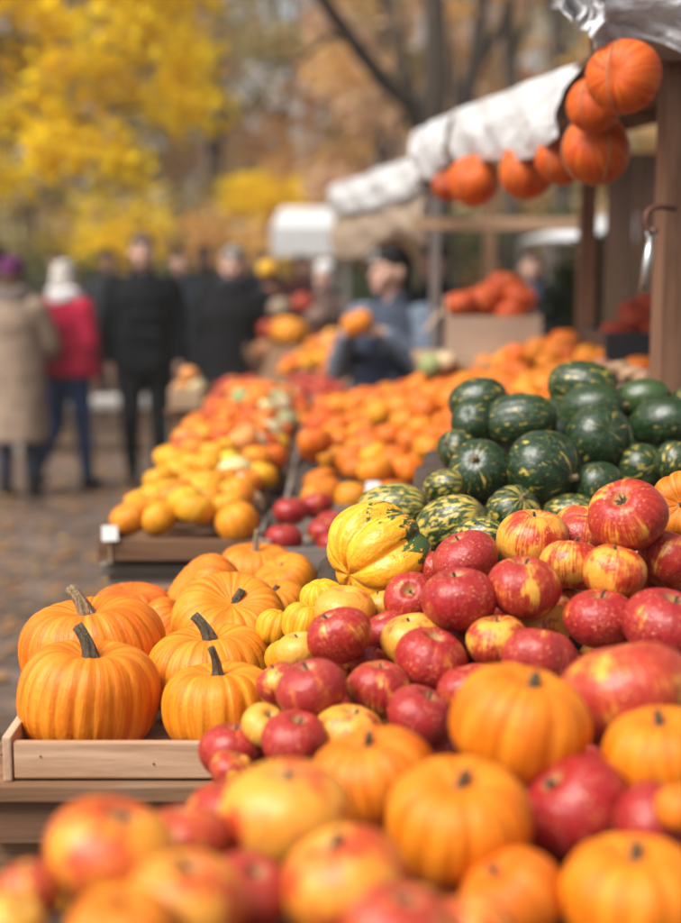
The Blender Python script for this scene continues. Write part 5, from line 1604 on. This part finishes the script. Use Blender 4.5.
# crate of roots and dark crate of red squash by the post
rA = P(600, 388, 3.35)
crate('wooden_crate', 'low crate of knobbly brown roots beside the wooden post', rA.x, rA.x + .30, rA.y, rA.y + .30, rA.z - .05, .055, M['grey_x'], M['grey_y'])
counter('plank counter beneath the crate of brown roots', rA.x - .03, rA.x + .42, rA.y - .03, rA.y + .40, rA.z - .052)
for q in range(14):
    px = 604 + (q % 7) * 9.5 + rnd.uniform(-3, 3)
    py = 381 - (q // 7) * 7 - 4 * math.sin(q * .9)
    d = 3.44 + (q // 7) * .07
    p = P(px, py, d)
    r1 = rnd.uniform(.018, .026)
    parts = []
    a = rnd.uniform(0, PI)
    for s in range(3):
        v = Vector((math.cos(a + s * 2.1), math.sin(a + s * 2.1), rnd.uniform(-.2, .5))) * r1 * 1.3
        parts.append(ell_np(tuple(v), (r1, r1 * .8, r1 * .7), 14, 8))
    o = obj('ginger_root', fused('ginger_root', parts, .005, 2), M['root'])
    o.location = p
    tag(o, 'knobbly brown root by the post, %s from left in the %s row' % (ORD[q % 7], ('front', 'back')[q // 7]), 'root', 'brown roots in the low crate')
dA = P(604, 368, 4.4)
dk = empty('plastic_crate', (dA.x + .26, dA.y + .2, 0), 'dark plastic crate of red squash left of the post, on a tall pedestal', 'crate')
dz = dA.z
pl_dark = m_plain('dark_plastic', (.02, .02, .028), .4, .1)
for (c, s) in [((0, -.2, dz + .05), (.52, .012, .12)), ((0, .2, dz + .05), (.52, .012, .12)), ((-.255, 0, dz + .05), (.012, .385, .12)), ((.255, 0, dz + .05), (.012, .385, .12)), ((0, 0, dz - .006), (.51, .385, .01))]:
    board('wall', c, s, pl_dark, dk)
board('pedestal', (0, 0, (dz - .014) / 2), (.44, .34, dz - .014), M['plank_z'], dk)
for q, (px, py, w, lab) in enumerate([(617, 333, 34, 'leftmost red squash in the dark plastic crate'), (638, 322, 36, 'red squash in the middle of the dark plastic crate'), (650, 306, 34, 'topmost red squash of the dark plastic crate beside the post'), (656, 334, 36, 'red squash against the post in the dark plastic crate'), (629, 342, 32, 'red squash low at the front of the dark plastic crate'), (632, 312, 30, 'small red squash high on the left of the dark plastic crate')]):
    d = 4.62 + .04 * (q % 3)
    Item('squash', 'squash', 'pile_pumpkin', P(px, py, d), w * d / FPX / 2, lab, 'red squashes in the dark plastic crate', vary((.50, .055, .018))).link()
for q, (px, py, w, lab) in enumerate([(642, 383, 28, 'bright red pumpkin just left of the post foot above the roots'), (600, 372, 22, 'pinkish round squash left of the brown roots'), (590, 380, 20, 'dusty red round squash at the left end of the brown roots')]):
    d = 3.75
    Item('squash', 'squash', 'round_squash', P(px, py - 4, d), w * d / FPX / 2, lab, None, ((.55, .06, .015), (.42, .18, .12), (.36, .08, .04))[q]).link()
counter('plank counter behind the brown roots carrying a few red squashes', .60, .92, P(600, 380, 3.75).y - .06, P(600, 380, 3.75).y + .12, P(600, 380, 3.75).z - .025)

# ------------------------------------------------------------------ near stall
pN = P(658, 300, 2.92)
xs, ys = pN.x, pN.y
EV = 2.0
st = empty('market_stall', (xs + .4, ys + 1.1, 0), 'brown timber market stall with a plank roof and thick post by the picture edge', 'stall')
so = Vector(st.location)
def sboard(nm, c, s, mat, rot=None):
    return board(nm, Vector(c) - so, s, M[mat], st, rot)
sboard('post', (xs + .065, ys + .05, 1.02), (.115, .10, 2.04), 'brown_z')
sboard('post', (xs + 1.4, ys + .05, 1.1), (.10, .10, 2.2), 'brown_z')
pB, pC = P(490, 240, 5.95), P(587, 250, 5.1)
sboard('post', (pB.x, pB.y, 1.0), (.05, .05, 2.0), 'plank_z')
sboard('post', (pC.x, pC.y, .98), (.060, .055, 1.96), 'brown_z')
zb0 = P(660, 66, 2.9).z
sboard('fascia', (xs + .62, ys - .02, zb0 + .06), (1.55, .035, .125), 'brown_x')
# eave shelf that carries the row of pumpkins
e0, e1 = P(600, 192, 3.25), P(432, 205, 4.75)
eL = (e1 - e0).length
sboard('eave_beam', ((e0.x + e1.x) / 2 + .14, (e0.y + e1.y) / 2, EV + .03), (.05, eL + .3, .06), 'brown_y', (0, 0, math.atan2(-(e1.x - e0.x), e1.y - e0.y)))
for i in range(7):
    x = xs - .02 + .2 * i
    sboard('roof_plank', (x, ys + 1.07, EV + .10 + .05 * i), (.196, 2.15, .018), 'brown_y', (0, -.245, 0))
for i in range(3):
    sboard('rafter', (xs + .6, ys + .25 + .8 * i, EV + .17), (1.3, .045, .06), 'brown_x', (0, -.245, 0))
# back wall planks deep inside
for i in range(6):
    sboard('wall_plank', (1.215 + .135 * i, 6.25, 1.05), (.13, .02, 2.1), 'dim_z')
sboard('cross_beam', (P(500, 224, 5.6).x, 5.65, P(500, 224, 5.6).z), (.70, .03, .05), 'tan_x')
# clear plastic sheet over the front edge of the near roof
def sheet(name, fn, nu, nv, mat, label, cat, thick=.0015):
    V = [fn(i / nu, j / nv) for j in range(nv + 1) for i in range(nu + 1)]
    F = [(j * (nu + 1) + i, j * (nu + 1) + i + 1, (j + 1) * (nu + 1) + i + 1, (j + 1) * (nu + 1) + i) for j in range(nv) for i in range(nu)]
    o = obj(name, mesh_np(name, V, F), mat)
    if thick:
        m = o.modifiers.new('thick', 'SOLIDIFY')
        m.thickness = thick
    return tag(o, label, cat)
def wob(u, v, a=1.0):
    return a * (.012 * math.sin(17 * u + 5 * v) + .009 * math.sin(31 * u - 9 * v + 1) + .006 * math.sin(53 * u + 23 * v) + .010 * math.sin(7 * u + 2))
def near_sheet(u, v):
    # u along the front edge to the right, v from the hem (0) up over the roof
    x = xs - .165 + 1.5 * u
    hem = zb0 - .025 + .035 * math.sin(u * 9 + 1.2) + .02 * math.sin(u * 23)
    top_z = zb0 + .155
    if v < .45:
        t = v / .45
        return (x + .015 * math.sin(9 * t + 20 * u), ys - .085 - .012 * abs(math.sin(3 * t + 8 * u)) + wob(u, t, .9), hem + (top_z - hem) * t + .008 * math.sin(40 * u))
    t = (v - .45) / .55
    return (x, ys - .085 + .55 * t, top_z + .02 + .16 * max(0, u - .05) * t + wob(u, t, .8) * .7 + .02)
sheet('plastic_sheet', near_sheet, 110, 46, M['plastic'], 'crumpled clear plastic sheet hanging over the near roof edge above the top pumpkin', 'plastic sheet')
# gathered end of the sheet hanging at the corner
def corner_flap(u, v):
    a, b = P(566, -20, 2.72), P(604, 46, 2.72)
    return (a.x + (b.x - a.x) * u + .01 * math.sin(14 * v + 5 * u), a.y + .05 * math.sin(u * 6) + wob(u, v, 1.4), a.z + .06 + (b.z - a.z - .05) * v - .0 * u + .02 * math.sin(5 * u) + .035 * (1 - u) * v)
sheet('plastic_sheet', corner_flap, 30, 30, M['tarp'], 'small gathered flap of clear plastic at the corner left of the near roof', 'plastic sheet')
# white tarpaulin along the eave: three sheets of it
def quad_sheet(A, B, C, D, amp, ph=0.0, sag=.03):
    def f(u, v):
        p = A.lerp(B, u).lerp(D.lerp(C, u), v)
        q = Vector((-1, -.25, .05))
        w = amp * (math.sin(11 * u + 3 * v + ph) + .7 * math.sin(23 * u - 7 * v + ph * 2) + .5 * math.sin(5 * u + 13 * v) + .35 * math.sin(37 * u + 19 * v + 1))
        bl = .035 * math.sin(PI * min(1, v * .85)) ** 1.2
        hem = sag * math.sin(PI * u * 2.0 + ph) * v
        return tuple(p + q * (w + bl) + Vector((0, 0, hem)))
    return f
A, B = P(455, 112, 4.72), P(586, 60, 3.2)
C_, D_ = P(564, 138, 3.24), P(468, 177, 4.55)
sheet('tarpaulin', quad_sheet(A, B, C_, D_, .004, 0, .02), 70, 36, M['tarp'], 'white crumpled tarpaulin hanging along the stall eave above the row of pumpkins', 'tarpaulin', .003)
A2, B2 = P(415, 132, 5.6), P(457, 110, 4.8)
C2, D2 = P(452, 172, 4.8), P(420, 178, 5.6)
sheet('tarpaulin', quad_sheet(A2, B2, C2, D2, .005, 2, .02), 30, 24, M['tarp'], 'short white tarpaulin flap between the large tarpaulin and the tan canopy', 'tarpaulin', .003)
# next stall: tan canopy with white top
A3, B3 = P(334, 186, 8.6), P(432, 150, 5.9)
C3, D3 = P(426, 196, 5.9), P(334, 219, 8.6)
cn = empty('canopy', ((A3.x + B3.x) / 2, (A3.y + B3.y) / 2, 0), 'tan canvas canopy with a white top edge over the vendor', 'canopy')
co_ = Vector(cn.location)
def cpart(nm, fn, nu, nv, mat):
    V = [Vector(fn(i / nu, j / nv)) - co_ for j in range(nv + 1) for i in range(nu + 1)]
    F = [(j * (nu + 1) + i, j * (nu + 1) + i + 1, (j + 1) * (nu + 1) + i + 1, (j + 1) * (nu + 1) + i) for j in range(nv) for i in range(nu)]
    o = obj(nm, mesh_np(nm, V, F), M[mat], cn)
    o.modifiers.new('thick', 'SOLIDIFY').thickness = .003
cpart('white_valance', quad_sheet(A3, B3, C3, D3, .008, 1, .015), 50, 14, 'tarp')
E3, F3 = P(428, 247, 6.0), P(334, 252, 8.6)
cpart('tan_valance', quad_sheet(P(336, 214, 8.66), P(430, 190, 5.96), E3, F3, .005, 3, .05), 50, 18, 'tarp_tan')
cpart('roof_sheet', lambda u, v: (A3.lerp(B3, u).x + 1.5 * v, A3.lerp(B3, u).y, A3.lerp(B3, u).z + .28 * v + .02 * math.sin(9 * u) * math.sin(PI * v)), 30, 12, 'tarp_tan')
for (px, d) in ((424, 6.0), (338, 8.5)):
    q = P(px, 200, d)
    board('pole', Vector((q.x + .05, q.y, q.z / 2)) - co_ * 1, (.035, .035, q.z), M['metal'], cn)
    board('pole', Vector((q.x + 1.5, q.y, q.z / 2)) - co_ * 1, (.035, .035, q.z), M['metal'], cn)
# far white tent
w0 = P(272, 236, 22)
tn = empty('market_tent', (w0.x + .8, w0.y + 1.3, 0), 'white market tent far down the lane left of the tan canopy', 'tent')
zt = P(272, 213, 22).z
zl = P(272, 256, 22).z
V = [(x * .62, y, z) for x, y, z in [(-1.3, -1.3, zl), (1.3, -1.3, zl), (1.3, 1.3, zl), (-1.3, 1.3, zl), (-1.3, -1.3, zl + .45), (1.3, -1.3, zl + .45), (1.3, 1.3, zl + .45), (-1.3, 1.3, zl + .45), (-1.1, -.6, zt + .1), (1.1, -.6, zt + .1), (1.1, .6, zt + .1), (-1.1, .6, zt + .1)]]
F = [(0, 1, 5, 4), (1, 2, 6, 5), (2, 3, 7, 6), (3, 0, 4, 7), (4, 5, 9, 8), (5, 6, 10, 9), (6, 7, 11, 10), (7, 4, 8, 11), (8, 9, 10, 11)]
o = obj('roof_sheet', mesh_np('roof_sheet', V, F, False), M['tarp'], tn)
o.modifiers.new('thick', 'SOLIDIFY').thickness = .004
for sx in (-1, 1):
    for sy in (-1, 1):
        board('pole', (sx * .78, sy * 1.27, zl / 2 + .1), (.04, .04, zl + .2), M['metal'], tn)
# pale canopy glimpsed through the stall
w1 = P(545, 236, 10)
tn2 = empty('market_tent', (w1.x + .9, w1.y + .8, 0), 'small bluish white tent seen through the stall between the two thin posts', 'tent')
V = [(-.9, -.8, w1.z - .02), (.9, -.8, w1.z - .02), (.9, .8, w1.z - .02), (-.9, .8, w1.z - .02), (-.35, -.3, w1.z + .16), (.35, -.3, w1.z + .16), (.35, .3, w1.z + .16), (-.35, .3, w1.z + .16)]
F = [(0, 1, 5, 4), (1, 2, 6, 5), (2, 3, 7, 6), (3, 0, 4, 7), (4, 5, 6, 7)]
o = obj('roof_sheet', mesh_np('roof_sheet', V, F, False), M['tarp'], tn2)
o.modifiers.new('thick', 'SOLIDIFY').thickness = .004
for sx in (-1, 1):
    for sy in (-1, 1):
        board('pole', (sx * .87, sy * .77, (w1.z - .03) / 2), (.03, .03, w1.z - .03), M['metal'], tn2)
# potted conifers behind the stall
for k, (px, d, h, lab) in enumerate([(596, 7.6, 1.75, 'dark green potted shrub in the stall left of the plank wall'), (560, 8.6, 1.6, 'smaller green potted shrub under the bluish white tent')]):
    g0 = ground_at(px, d)
    t = empty('potted_shrub', g0, lab, 'plant')
    V, F = loft_np([(0, 0, 0, .13, .13), (.28, 0, 0, .17, .17), (.30, 0, 0, .185, .185), (.33, 0, 0, .185, .185), (.33, 0, 0, .15, .15), (.30, 0, 0, .14, .14)])
    obj('pot', mesh_np('pot', V, F), M['stone'], t)
    V, F = tube_np([(0, 0, .28), (.01, 0, .8), (0, 0, h * .9)], [.022, .016, .006])
    obj('trunk', mesh_np('trunk', V, F), M['bark'], t)
    r_ = random.Random(k)
    cc = []
    for q in range(50):
        zz = r_.uniform(.5, h)
        rr_ = .30 * (1 - (zz - .4) / h * .8) * r_.random()
        a = r_.uniform(0, 2 * PI)
        cc.append((rr_ * math.cos(a), rr_ * math.sin(a), zz))
    obj('foliage', leaf_mesh('foliage', cc, [.13] * 50, 60, .045, 400 + k), M['leaf_green'], t)
# pale stone bench and bollard-like planters on the lane
bn = empty('stone_bench', P(96, 430, 12.2) * 1, 'pale stone bench on the paving behind the people on the left', 'bench')
bn.location.z = 0
board('seat', (0, 0, .43), (1.7, .42, .08), M['stone'], bn, None, .012)
for s in (-1, 1):
    board('support', (s * .6, 0, .195), (.22, .36, .386), M['stone'], bn, None, .012)
# ------------------------------------------------------------------ hanging pumpkins and shelf pumpkins on the eave
for k, (px, py, w, d, c, ax, lab, hang) in enumerate([
    (624, 77, 72, 2.72, (.70, .115, .010), (-.5, -.15), 'topmost hanging orange pumpkin right under the clear plastic sheet', 1),
    (594, 106, 54, 2.95, (.66, .105, .010), (.2, .3), 'second hanging orange pumpkin, tucked below left of the topmost', 1),
    (596, 150, 70, 3.05, (.66, .11, .010), (-.3, .45), 'large hanging orange pumpkin with a string around it, lowest beside the post', 1),
    (561, 160, 50, 3.40, (.60, .095, .010), (.2, .5), 'hanging orange pumpkin half behind the large lowest one', 1),
    (527, 170, 58, 3.75, (.64, .105, .010), (0, .5), 'hanging orange pumpkin under the middle of the large tarpaulin', 1),
    (474, 181, 52, 4.3, (.66, .115, .010), (-.1, .5), 'broad hanging orange pumpkin near the far end of the tarpaulin', 1),
    (447, 186, 30, 4.55, (.42, .065, .014), (0, .5), 'small dark red pumpkin last in the hanging row', 1)]):
    it = Item('pumpkin', 'pumpkin', 'round_squash', P(px, py, d), w * d / FPX / 2, lab, 'orange pumpkins along the stall eave', c, axis=cam_axis(*ax), squash=.98, stem=True, stem_scale=.5, svar=1)
    o = it.link()
    if hang:
        mw = Matrix.LocRotScale(o.location, o.rotation_quaternion, o.scale)
        mi = mw.inverted()
        specs = []
        r = it.r * 1.03
        up = Vector((0, 0, 1))
        hook = it.pos + up * (it.r + (EV + .06 - it.pos.z - it.r))
        for a in ((0.2, 0.2 + PI / 2) if k == 2 else (0.9,)):
            ring = [it.pos + (Vector((math.cos(a), math.sin(a), 0)) * math.sin(t) + up * math.cos(t)) * r for t in [2 * PI * q / 28 for q in range(29)]]
            specs.append(([mi @ q for q in ring], [.0011 / it.r] * 29))
        specs.append(([mi @ (it.pos + up * r), mi @ hook], [.002 / it.r] * 2))
        V, F = merge([tube_np(p_, r_2, 6) for p_, r_2 in specs])
        obj('string', mesh_np('string', V, F), M['string'], o)
# iron hook with a steel bar by the post
h0, h1 = P(690, 207, 2.83), P(646, 210, 2.83)
hk = empty('iron_hook', (h0.x, h0.y, h0.z), 'rusty iron hook sticking out of the near post with a steel bar hanging from it', 'hook')
ho = Vector(hk.location)
pts = [P(x, y, 2.83) - ho for x, y in ((676, 209), (662, 207), (652, 208), (647, 213), (645, 222), (648, 230), (653, 234), (657, 230))]
V, F = tube_np(pts, [.006] * len(pts), 8)
obj('hook', mesh_np('hook', V, F), M['iron'], hk)
bar = empty('steel_bar', P(650, 232, 2.83), 'short pale steel bar hanging from the iron hook on the near post', 'steel bar')
bo = Vector(bar.location)
V, F = tube_np([P(651, 236, 2.83) - bo, P(648, 258, 2.83) - bo, P(643, 292, 2.83) - bo], [.006, .0095, .0085], 10)
obj('rod', mesh_np('rod', V, F), M['metal'], bar)
ring = [P(651 + 4 * math.cos(t), 234 + 5 * math.sin(t), 2.83) - bo for t in [2 * PI * q / 16 for q in range(17)]]
V, F = tube_np(ring, [.003] * 17, 6)
obj('ring', mesh_np('ring', V, F), M['metal'], bar)
# ------------------------------------------------------------------ thin autumn haze
bm = bmesh.new()
bmesh.ops.create_cube(bm, size=1.0)
bmesh.ops.scale(bm, vec=(330, 310, 20), verts=bm.verts)
bmesh.ops.translate(bm, vec=(0, 110, 9), verts=bm.verts)
hm = bpy.data.materials.new('haze')
hm.use_nodes = True
hm.node_tree.nodes.clear()
ho_ = hm.node_tree.nodes.new('ShaderNodeOutputMaterial')
pv = hm.node_tree.nodes.new('ShaderNodeVolumePrincipled')
pv.inputs['Color'].default_value = (.98, .95, .90, 1)
pv.inputs['Density'].default_value = .0018
hm.node_tree.links.new(pv.outputs[0], ho_.inputs['Volume'])
o = bm_obj('haze', bm, hm)
o['kind'] = 'stuff'
# ------------------------------------------------------------------ camera, light, sky
cd = bpy.data.cameras.new('camera')
cam = bpy.data.objects.new('camera', cd)
COL.objects.link(cam)
cam.location = CAM
cam.rotation_euler = (PI / 2 - PITCH, 0, 0)
cd.sensor_fit = 'HORIZONTAL'
cd.sensor_width = 24.0
cd.lens = 24.0 * FPX / 681.0
cd.clip_start = .05
cd.clip_end = 600
cd.dof.use_dof = True
cd.dof.focus_distance = 2.04
cd.dof.aperture_fstop = 1.85
cd.dof.aperture_blades = 0
SC.camera = cam
SUN_EL, SUN_AZ = math.radians(52), math.radians(-125)     # azimuth measured from +Y toward +X: behind the camera, from the left
w = bpy.data.worlds.new('World')
SC.world = w
w.use_nodes = True
nt = w.node_tree
nt.nodes.clear()
sky = nt.nodes.new('ShaderNodeTexSky')
sky.sky_type = 'NISHITA'
sky.sun_disc = False
sky.sun_elevation = SUN_EL
sky.sun_rotation = SUN_AZ
sky.air_density = 1.0
sky.dust_density = 6.0
sky.ozone_density = 0.6
bg = nt.nodes.new('ShaderNodeBackground')
bg.inputs[1].default_value = .10
ou = nt.nodes.new('ShaderNodeOutputWorld')
hs = nt.nodes.new('ShaderNodeHueSaturation')      # overcast: a paler, greyer sky
hs.inputs['Saturation'].default_value = .25
nt.links.new(sky.outputs[0], hs.inputs['Color'])
nt.links.new(hs.outputs[0], bg.inputs[0])
nt.links.new(bg.outputs[0], ou.inputs[0])
sd = bpy.data.lights.new('sun', 'SUN')
so_ = bpy.data.objects.new('sun', sd)
COL.objects.link(so_)
sd.energy = 2.6
sd.angle = math.radians(32)
sd.color = (1.0, .96, .90)
dirv = Vector((math.sin(SUN_AZ) * math.cos(SUN_EL), math.cos(SUN_AZ) * math.cos(SUN_EL), math.sin(SUN_EL)))
so_.rotation_euler = dirv.to_track_quat('Z', 'Y').to_euler()
SC.view_settings.view_transform = 'Standard'
SC.view_settings.look = 'None'
SC.view_settings.gamma = 1.0
SC.view_settings.use_curve_mapping = False
SC.view_settings.exposure = 0.72
SC.cycles.use_denoising = True
SC.cycles.max_bounces = 8
SC.cycles.transparent_max_bounces = 16
